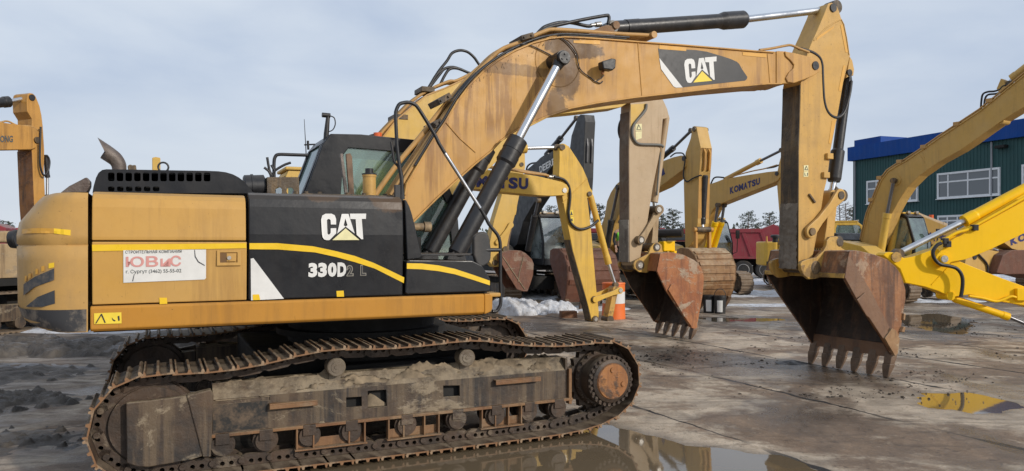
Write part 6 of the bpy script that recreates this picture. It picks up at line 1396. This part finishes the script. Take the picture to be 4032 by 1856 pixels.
# ================================================================= building
def corr_mat(name,c):
    return plain(name,c,.6,0,.14,.8,.05,.0,.25)
M['green_wall']=corr_mat('green_profiled_sheet',(.034,.088,.088)); M['blue_roof']=corr_mat('blue_profiled_sheet',(.003,.055,.26))
M['white_frame']=plain('white_window_frame',(.74,.75,.76),.4,0,.06,3,0)
M['blind']=plain('window_blind',(.30,.31,.33),.6,0,.1,1,0)
BF=Fr((32.3,70.0),(.33,-1.0)); bl=BF.root('industrial_building')
tag(bl,'dark green profiled metal building with a blue roof band and white framed windows','building')
def ribs(u0,u1,per,depth,base):
    out=[]; n=int((u1-u0)/per)
    for i in range(n):
        u=u0+i*per; out+=[(u,base),(u+per*.45,base),(u+per*.55,base-depth),(u+per*.95,base-depth)]
    out.append((u1,base)); return out
ZT=10.0
mb=MB(); q=ribs(0,46,.30,.035,0)+[(46,16),(0,16)]; mb.prism_z(q,-.05,ZT); mb.build('wall',M['green_wall'],bl)
mb=MB(); q=ribs(-.35,46.2,.60,.012,-.35)+[(46.2,16.2),(-.35,16.2)]; mb.prism_z(q,ZT-.25,ZT+1.05); rf=mb.build('roof',M['blue_roof'],bl)
mb=MB(); mb.box(-.3,2.9,.4,3.5,ZT+1.05,ZT+1.75); mb.build('roof_hood',M['blue_roof'],rf,.02)
def win(px4,cols,rows):
    P=[BF.uz(x,y,-.05) for x,y in px4]; u0=(P[0][0]+P[3][0])/2; u1=(P[1][0]+P[2][0])/2; z1=(P[0][1]+P[1][1])/2; z0=(P[2][1]+P[3][1])/2
    f=.16; mb=MB(); mb.prism([(u0,z0),(u1,z0),(u1,z1),(u0,z1)],-.16,-.0,[[(u0+f,z0+f),(u1-f,z0+f),(u1-f,z1-f),(u0+f,z1-f)]])
    for c in cols: x=u0+(u1-u0)*c; mb.box(x-.06,x+.06,-.13,-.05,z0+f+.002,z1-f-.002)
    for c in rows: z=z0+(z1-z0)*c; mb.box(u0+f+.002,u1-f-.002,-.125,-.055,z-.06,z+.06)
    w_=mb.build('window',M['white_frame'],bl)
    mb=MB(); mb.box(u0+f-.01,u1-f+.01,-.10,-.085,z0+f-.01,z1-f+.01); mb.build('pane',M['pane'],w_)
    mb=MB(); mb.box(u0-.05,u1+.05,-.26,-.0,z0-.05,z0); mb.build('sill',M['white_frame'],w_)
win([(3692,685),(3939,658),(3941,768),(3693,786)],(.185,.51,.85),(.64,))
win([(3414,714),(3616,693),(3617,790),(3415,807)],(.2,.5,.72,.86),(.64,))
win([(3694,850),(3855,843),(3855,905),(3694,918)],(.25,.5,.75),(.66,))
win([(4026,650),(4200,630),(4200,745),(4026,762)],(.25,.5,.75),(.64,))
mb=MB(); q=BF.p(3950,578,-.2); mb.box(q.x-.5,q.x+.3,-.5,-.05,q.z-.1,q.z+.12); mb.build('wall_lamp',M['dark_void'],bl,.03)
for u in (.35,14.2,28.5): mb=MB(); mb.tube([(u,-.13,.2),(u,-.13,ZT-.3)],.07,8); mb.build('downpipe',M['blind'],bl)
mb=MB(); mb.box(-.02,46,-.075,-.055,0,.9); mb.build('plinth',M['blind'],bl)
# ================================================================= dump trucks
M['truck_red']=paint('red_truck_paint',(.24,.022,.035),(.30,.10,.10),wear=.5,streak=.6,dirt=(.16,.10,.08))
M['tyre']=plain('tyre_rubber',(.022,.021,.020),.85,0,.3,9,.3,.25)
M['rim']=plain('dusty_rim',(.30,.29,.28),.55,.3,.2,9,.1,.2)
def dump_truck(fr,label,s=1.0,wh=(-2.0,-.62,3.4)):
    r=fr.root('dump_truck'); tag(r,label,'dump truck','red dump trucks')
    mb=MB(); mb.prism([(-3.1,1.15*s),(2.5,1.15*s),(2.5,2.85*s),(2.1,3.05*s),(1.5,2.78*s),(-3.3,2.70*s),(-3.3,2.5*s)],-1.2,1.2); bd=mb.build('tipper_body',M['truck_red'],r,.03)
    mb=MB(); mb.box(-3.32,1.45,-1.27,-1.2,2.58*s,2.80*s); mb.box(-3.1,2.5,-1.25,-1.2,1.12*s,1.24*s); mb.build('rim_rail',M['truck_red'],bd,.02)
    for k in range(6): u=-2.9+k*.95; mb=MB(); mb.prism([(u,1.25*s),(u+.16,1.25*s),(u-.25,2.57*s),(u-.45,2.57*s)],-1.245,-1.2); mb.build('side_rib',M['truck_red'],bd,.01)
    mb=MB(); mb.box(-3.0,4.2,-.45,.45,.75*s,1.1*s); mb.build('chassis',M['dark_void'],r)
    mb=MB(); mb.prism([(2.7,.9*s),(4.4,.9*s),(4.5,1.7*s),(4.2,2.8*s),(2.8,2.85*s)],-1.15,1.15); cb=mb.build('cab',M['truck_red'],r,.06,3)
    mb=MB(); mb.prism([(3.1,1.8*s),(4.2,1.8*s),(4.05,2.6*s),(3.1,2.6*s)],-1.16,-1.10); mb.build('side_window',M['pane'],cb)
    for u in wh:
        for l in (-1,1):
            mb=MB(); R_=.52*s; mb.lathe((u,l*.78,R_),(u,l*1.18,R_),[(0,R_*.6),(0,R_*.9),(.15,R_),(.85,R_),(1,R_*.9),(1,R_*.62)],28); w_=mb.build('wheel',M['tyre'],r)
            mb=MB(); mb.lathe((u,l*.9,R_),(u,l*1.19,R_),[(0,R_*.3),(.4,R_*.60),(.96,R_*.62),(1,R_*.56),(.8,R_*.5),(.7,R_*.25),(.9,R_*.24),(.9,R_*.1)],24); mb.build('rim',M['rim'],w_)
    return r
def truck_at(px,t,F,u,label,s,wh=(-2.0,-.62,3.4)): dump_truck(frame_at(px,t,F,u),label,s,wh)
truck_at(3067,41,(.97,-.24),2.5,'red dump truck with two dusty wheels showing, right of the striped bucket',.98,(.55,1.68,-2.2,3.6))
truck_at(2330,43,(.97,-.24),0,'red dump truck glimpsed between the dark cab and the bare yellow stick',1.0)
truck_at(-10,30,(.9,.4),2.0,'red dump truck corner at the far left edge',.9)
# ================================================================= small things
M['barrel_orange']=plain('orange_barrel_plastic',(.78,.17,.03),.45,0,.1,3,.02,.12); M['barrel_white']=plain('white_barrel_band',(.72,.72,.72),.45,0,.08,3,.02,.12); M['teal']=plain('teal_ink',(.02,.17,.20),.5,0,.1,4,0)
x,y,_=gpt(2416,1255); rz=math.atan2(-x,y)
r=empty('traffic_barrel',(x,y,0)); tag(r,'orange and white plastic barrel standing behind the bare yellow stick','barrel')
rr=.29
mb=MB(); mb.lathe((0,0,0),(0,0,.40),[(0,rr*1.05),(.05,rr*1.05),(.9,rr),(1,rr)],30); mb.build('lower_band',M['barrel_orange'],r)
mb=MB(); mb.lathe((0,0,.401),(0,0,.70),[(0,rr),(1,rr)],30); wb=mb.build('middle_band',M['barrel_white'],r)
mb=MB(); mb.lathe((0,0,.701),(0,0,.93),[(0,rr),(.8,rr),(.85,rr*1.04),(1,rr*1.0)],30); mb.build('top_band',M['barrel_orange'],r)
vs,fs=font_polys('Kix',.05); mb=MB(); a0=-math.pi/2-1.22; mb.add([((rr+.008)*math.cos(a0+.56*vx+rz),(rr+.008)*math.sin(a0+.56*vx+rz),.49+.13*vy) for vx,vy in vs],fs); mb.build('lettering',M['teal'],wb)
def pail(px,py,label):
    x,y,_=gpt(px,py); r=empty('pail',(x,y,0)); tag(r,label,'pail','black pails under the striped bucket')
    mb=MB(); mb.lathe((0,0,0),(0,0,.50),[(0,.145),(.9,.165),(.9,.175),(1,.172)],24); mb.build('body',M['black'],r)
    mb=MB(); 
    for j in range(5):
        pass
    a0=-math.pi/2-.5+math.atan2(-x,y); n=6; v=[]
    for i in range(n+1):
        a=a0+.95*i/n
        for z,rd in ((.05,.1505),(.37,.1625)): v.append(((rd+.004)*math.cos(a),(rd+.004)*math.sin(a),z))
    mb.add(v,[(2*i,2*i+2,2*i+3,2*i+1) for i in range(n)],True); mb.build('label',M['white_decal'],r)
    return r
pail(2791,1232,'black pail with a tall white label, left one beneath the striped bucket')
r2=pail(2835,1235,'black pail with its wire handle up, right one beneath the striped bucket')
mb=MB(); mb.tube([Vector((.16*math.cos(a),0,.48+.20*math.sin(a))) for a in [math.pi*i/12 for i in range(13)]],.010,6); mb.build('handle',M['black_steel'],r2)
def block(px,py,w,d,h,rz,label):
    x,y,_=gpt(px,py); o=MB(); o.box(-w/2,w/2,-d/2,d/2,0,h); o=o.build('timber_block',M['timber'],None,.012); o.location=(x,y,0); o.rotation_euler=(0,0,rz); tag(o,label,'timber block')
M['timber']=plain('old_timber',(.20,.10,.055),.85,0,.3,6,.3)
block(2237,1252,.42,.25,.18,.2,'brown timber block lying under the wide brown bucket teeth')
# rag on the slab, mat of snow mounds
mb=MB(); random.seed(3); x,y,_=gpt(3122,1431); vs=[(0,0,.05)]
for k,rd in ((0,.10),(1,.17)):
    for j in range(12):
        a=j*math.pi/6; q=rd*random.uniform(.7,1.25); vs.append((q*1.5*math.cos(a),q*math.sin(a),.045*random.random() if k==0 else .003))
mb.add(vs,[(0,1+j,1+(j+1)%12) for j in range(12)]+[(1+j,13+j,13+(j+1)%12,1+(j+1)%12) for j in range(12)]); o=mb.build('rag',M['black']); o.location=(x,y,.004); tag(o,'crumpled black rag on the concrete left of the near bucket teeth','rag')
def snow(px,py,rx,ry,h,seed,f=1.0,label=None,n=50):
    x,y,_=gpt(px,py); o=heap('snow_heap' if label else 'snow',x,y+ry*.8,rx,ry,h,M['snow'],seed,n,.8,f,None if label else 'structure'); 
    if label: tag(o,label,'snow heap','heaps of dirty snow')
    else: o.name='snow'; tag(o,kind='structure')
snow(2035,1243,.98,.62,.66,31,1.5,'tall lumpy heap of dirty snow under the small scuffed bucket',80)
snow(2185,1234,.85,.5,.42,37,1.6,'lower snow heap beside the tall one, left of the wide brown bucket',60)
for px,py,rx,ry,h,sd in ((2290,1225,1.6,.9,.14,41),(2960,1170,2.6,2.4,.12,43),(3010,1120,4.0,3.2,.16,44),(3500,1165,4,2.5,.2,45),(3720,1192,1.8,.8,.16,46),(4010,1105,5.0,4,.5,47),(3000,1208,1.7,.6,.07,48),(2150,1180,4,2,.25,49)): snow(px,py,rx,ry,h,sd,.8)
# ================================================================= person in a green safety vest
M['skin']=plain('skin',(.50,.30,.21),.55,0,.08,5,0); M['vest']=plain('green_safety_vest',(.20,.62,.06),.7,0,.15,6,.2); M['dark_cloth']=plain('dark_work_trousers',(.022,.023,.028),.85,0,.3,9,.3); M['cap']=plain('dark_knit_cap',(.03,.03,.035),.9,0,.3,9,.3)
def person(loc,rz,label):
    def skin_body(name,verts,edges,mat,parent):
        me=bpy.data.meshes.new(name); me.from_pydata([v[:3] for v in verts],edges,[]); o=bpy.data.objects.new(name,me); col.objects.link(o)
        o.modifiers.new('skin','SKIN'); s=o.modifiers.new('sub','SUBSURF'); s.levels=s.render_levels=2
        for i,v in enumerate(verts): me.skin_vertices[0].data[i].radius=(v[3],v[4] if len(v)>4 else v[3]*.8)
        me.skin_vertices[0].data[0].use_root=True; me.materials.append(mat); me.polygons.foreach_set('use_smooth',[True]*len(me.polygons)); s2=o.modifiers.new('sm','NODES') if False else None
        o.parent=parent; return o
    r=empty('person',loc,rz); tag(r,label,'person')
    V=[(0,0,.95,.16,.11),(0,0,1.2,.165,.12),(0,0,1.42,.17,.11),(0,0,1.52,.06,.06),(0,.02,1.64,.085,.10),(0,.02,1.74,.07,.085),
       (-.22,0,1.40,.07),(-.27,.03,1.12,.052),(-.24,-.08,.88,.04),(.22,0,1.40,.07),(.27,.03,1.12,.052),(.24,-.08,.88,.04),
       (-.11,0,.86,.10),(-.12,-.02,.48,.07),(-.12,.02,.10,.05),(-.13,-.12,.05,.045),(.11,0,.86,.10),(.12,-.02,.48,.07),(.12,.02,.10,.05),(.13,-.12,.05,.045)]
    E=[(0,1),(1,2),(2,3),(3,4),(4,5),(2,6),(6,7),(7,8),(2,9),(9,10),(10,11),(0,12),(12,13),(13,14),(14,15),(0,16),(16,17),(17,18),(18,19)]
    for sx,wr in ((-1,8),(1,11)):
        w_=V[wr]
        for k,(dx,ln) in enumerate(((-.028,.075),(-.010,.085),(.010,.08),(.026,.065))):
            a=len(V); V+= [(w_[0]+dx,w_[1]-.02,w_[2]-.08,.010),(w_[0]+dx,w_[1]-.035,w_[2]-.08-ln*.6,.009),(w_[0]+dx,w_[1]-.055,w_[2]-.08-ln,.008)]; E+=[(wr,a),(a,a+1),(a+1,a+2)]
        a=len(V); V+=[(w_[0]-sx*.035,w_[1]-.035,w_[2]-.045,.011),(w_[0]-sx*.045,w_[1]-.05,w_[2]-.085,.009)]; E+=[(wr,a),(a,a+1)]
    b=skin_body('body',V,E,M['skin'],r)
    skin_body('vest',[(0,0,.98,.185,.135),(0,0,1.2,.185,.14),(0,0,1.40,.185,.13),(-.2,0,1.41,.085),(.2,0,1.41,.085)],[(0,1),(1,2),(2,3),(2,4)],M['vest'],b)
    skin_body('trousers',[(0,0,.94,.175,.125),(-.11,0,.84,.115),(-.12,-.02,.48,.085),(-.12,.02,.12,.07),(.11,0,.84,.115),(.12,-.02,.48,.085),(.12,.02,.12,.07)],[(0,1),(1,2),(2,3),(0,4),(4,5),(5,6)],M['dark_cloth'],b)
    mb=MB(); mb.lathe((0,.02,1.70),(0,.02,1.84),[(0,.10),(.4,.10),(.8,.07),(1,.02)],16); mb.build('cap',M['cap'],b)
    mb=MB(); mb.tube([(0,-.09,1.69),(0,-.115,1.65)],[.010,.017],8); mb.build('nose',M['skin'],b)
    for sx in (-1,1): skin_body('sleeve',[(sx*.21,0,1.40,.082),(sx*.265,.03,1.13,.066),(sx*.247,-.06,.93,.056)],[(0,1),(1,2)],M['dark_cloth'],b)
    for sx in (-1,1):
        mb=MB(); mb.lathe((sx*.035,-.085,1.70),(sx*.035,-.10,1.70),[(0,.012),(1,.008)],8); mb.build('eye',M['black'],b)
    return r
x,y,z=wpt(2447,1000,24.6); person((x,y,.92),.3,'person in a green safety vest and dark trousers, half hidden behind the pale tan stick')
# ================================================================= trees on the horizon
M['bark']=plain('pine_bark',(.12,.075,.05),.9,0,.35,5,.3); M['needles']=plain('pine_needles',(.058,.075,.050),.8,0,.45,1.5,.0); M['twig']=plain('bare_twigs',(.13,.10,.085),.9,0,.3,5,0)  # needle green lightened to paint in the haze of distance
def pine_meshes(seed,hh,bare=False):
    random.seed(seed); tr=MB(); cr_=MB(); bend=random.uniform(-.3,.3)
    tr.tube([(bend*(i/6)**2,0,hh*i/6) for i in range(7)],[.16*(1-i/7)+.03 for i in range(7)],7)
    n=34
    for k in range(n):
        f=.30+.70*(k/n)**.85; z=hh*f*.985; a=k*2.4+random.random(); ln=(2.7*(1-f)**.5+.5)*random.uniform(.45,1.15)*(hh/9)
        if random.random()<.14: continue
        p0=Vector((bend*f*f,0,z)); p1=p0+Vector((math.cos(a)*ln,math.sin(a)*ln,ln*random.uniform(.05,.5)))
        tr.tube([p0,p0.lerp(p1,.5)+Vector((0,0,.08)),p1],[.045,.03,.012],4,False)
        if bare:
            for q in range(7):
                b0=p0.lerp(p1,random.uniform(.3,1)); b1=b0+Vector((random.uniform(-.5,.5),random.uniform(-.5,.5),random.uniform(.1,.6))); tr.tube([b0,b1],[.014,.006],3,False)
            continue
        for q in range(int(12+ln*13)):
            c=p0.lerp(p1,random.uniform(.35,1.06)); c+=Vector((random.gauss(0,.22),random.gauss(0,.22),random.gauss(.04,.13)))
            for w_ in range(5):
                d=Vector((random.gauss(0,1),random.gauss(0,1),random.gauss(.3,.8))).normalized()*random.uniform(.10,.22); s_=d.cross(Vector((random.random(),random.random(),.3))).normalized()*random.uniform(.025,.06)
                cr_.add([c-s_,c+s_,c+d+s_*.2,c+d-s_*.2],[(0,1,2,3)])
    return tr,cr_
protos=[]
def tree_proto(seed,hh,bare,label):
    tr,cr_=pine_meshes(seed,hh,bare); r=empty('bare_tree' if bare else 'pine_tree',(0,0,0))
    t_=tr.build('trunk',M['twig' if bare else 'bark'],r)
    if not bare: cr_.build('crown',M['needles'],r)
    return r
def copy_tree(src):
    c=src.copy(); col.objects.link(c)
    for ch in src.children: d=ch.copy(); col.objects.link(d); d.parent=c
    return c
P0=[tree_proto(11,9,False,''),tree_proto(12,9,False,''),tree_proto(13,9,False,''),tree_proto(14,9,False,''),tree_proto(15,9,True,'')]
used=[False]*5
spots=[(2650,825,0,'tall pine on the horizon between the pale tan stick and the striped bucket machine'),(2604,845,1,'shorter pine at the left side of the gap beside the pale tan stick'),(2690,880,2,'low pine tucked against the left of the tan stick facing us'),(2944,834,3,'broad pine above the red tipper body, left of the slim one'),(3030,836,1,'slim pine above the red tipper body, close to the near stick'),(2985,878,2,'small pine between the two pines above the red tipper'),(2365,805,3,'pine above the bare yellow stick, left of the tan boom'),(2105,815,0,'pine above the dark machine cab, leftmost of its group'),(2168,810,2,'pine over the right end of the dark machine cab'),(2135,828,1,'pine in the middle above the dark machine cab'),(3335,800,4,'bare tree left of the green building, nearest the near stick'),(3358,815,0,'pine against the left corner of the green building'),(3310,795,4,'thin bare tree seen through the near link arms'),(12,868,1,'dark pine at the far left edge of the horizon'),(38,872,2,'bushy pine right of the far left pine'),(-25,880,3,'pine cut off by the left picture edge')]
for px,py,k,lab in spots:
    t=125+random.random()*40; top=H-(py-HY)/FN*t
    r=P0[k] if not used[k] else copy_tree(P0[k]); used[k]=True
    s_=top/9.0; r.location=((px-CX)/FN*t,t,0); r.scale=(s_*1.0,s_*1.0,s_); r.rotation_euler=(0,0,random.random()*6.28); r['label']=lab; r['category']='tree'; r['group']='trees on the horizon'
# far wood as one mass
random.seed(77); mb=MB()
for i in range(2600):
    x=random.uniform(-150,140); y=random.uniform(185,215); hh=random.uniform(1.5,6.5)*(.7+.5*mnoise.noise(Vector((x*.06,0,3)))+.3)
    for w_ in range(3):
        z=hh*random.random(); wd=(hh-z)*.22+.3; a=random.random()*3.14; dx,dy=math.cos(a)*wd,math.sin(a)*wd; mb.add([(x-dx,y-dy,z),(x+dx,y+dy,z),(x+dx*.3,y,z+wd*1.6),(x-dx*.3,y,z+wd*1.6)],[(0,1,2,3)])
tag(mb.build('far_wood',M['needles']),kind='stuff')
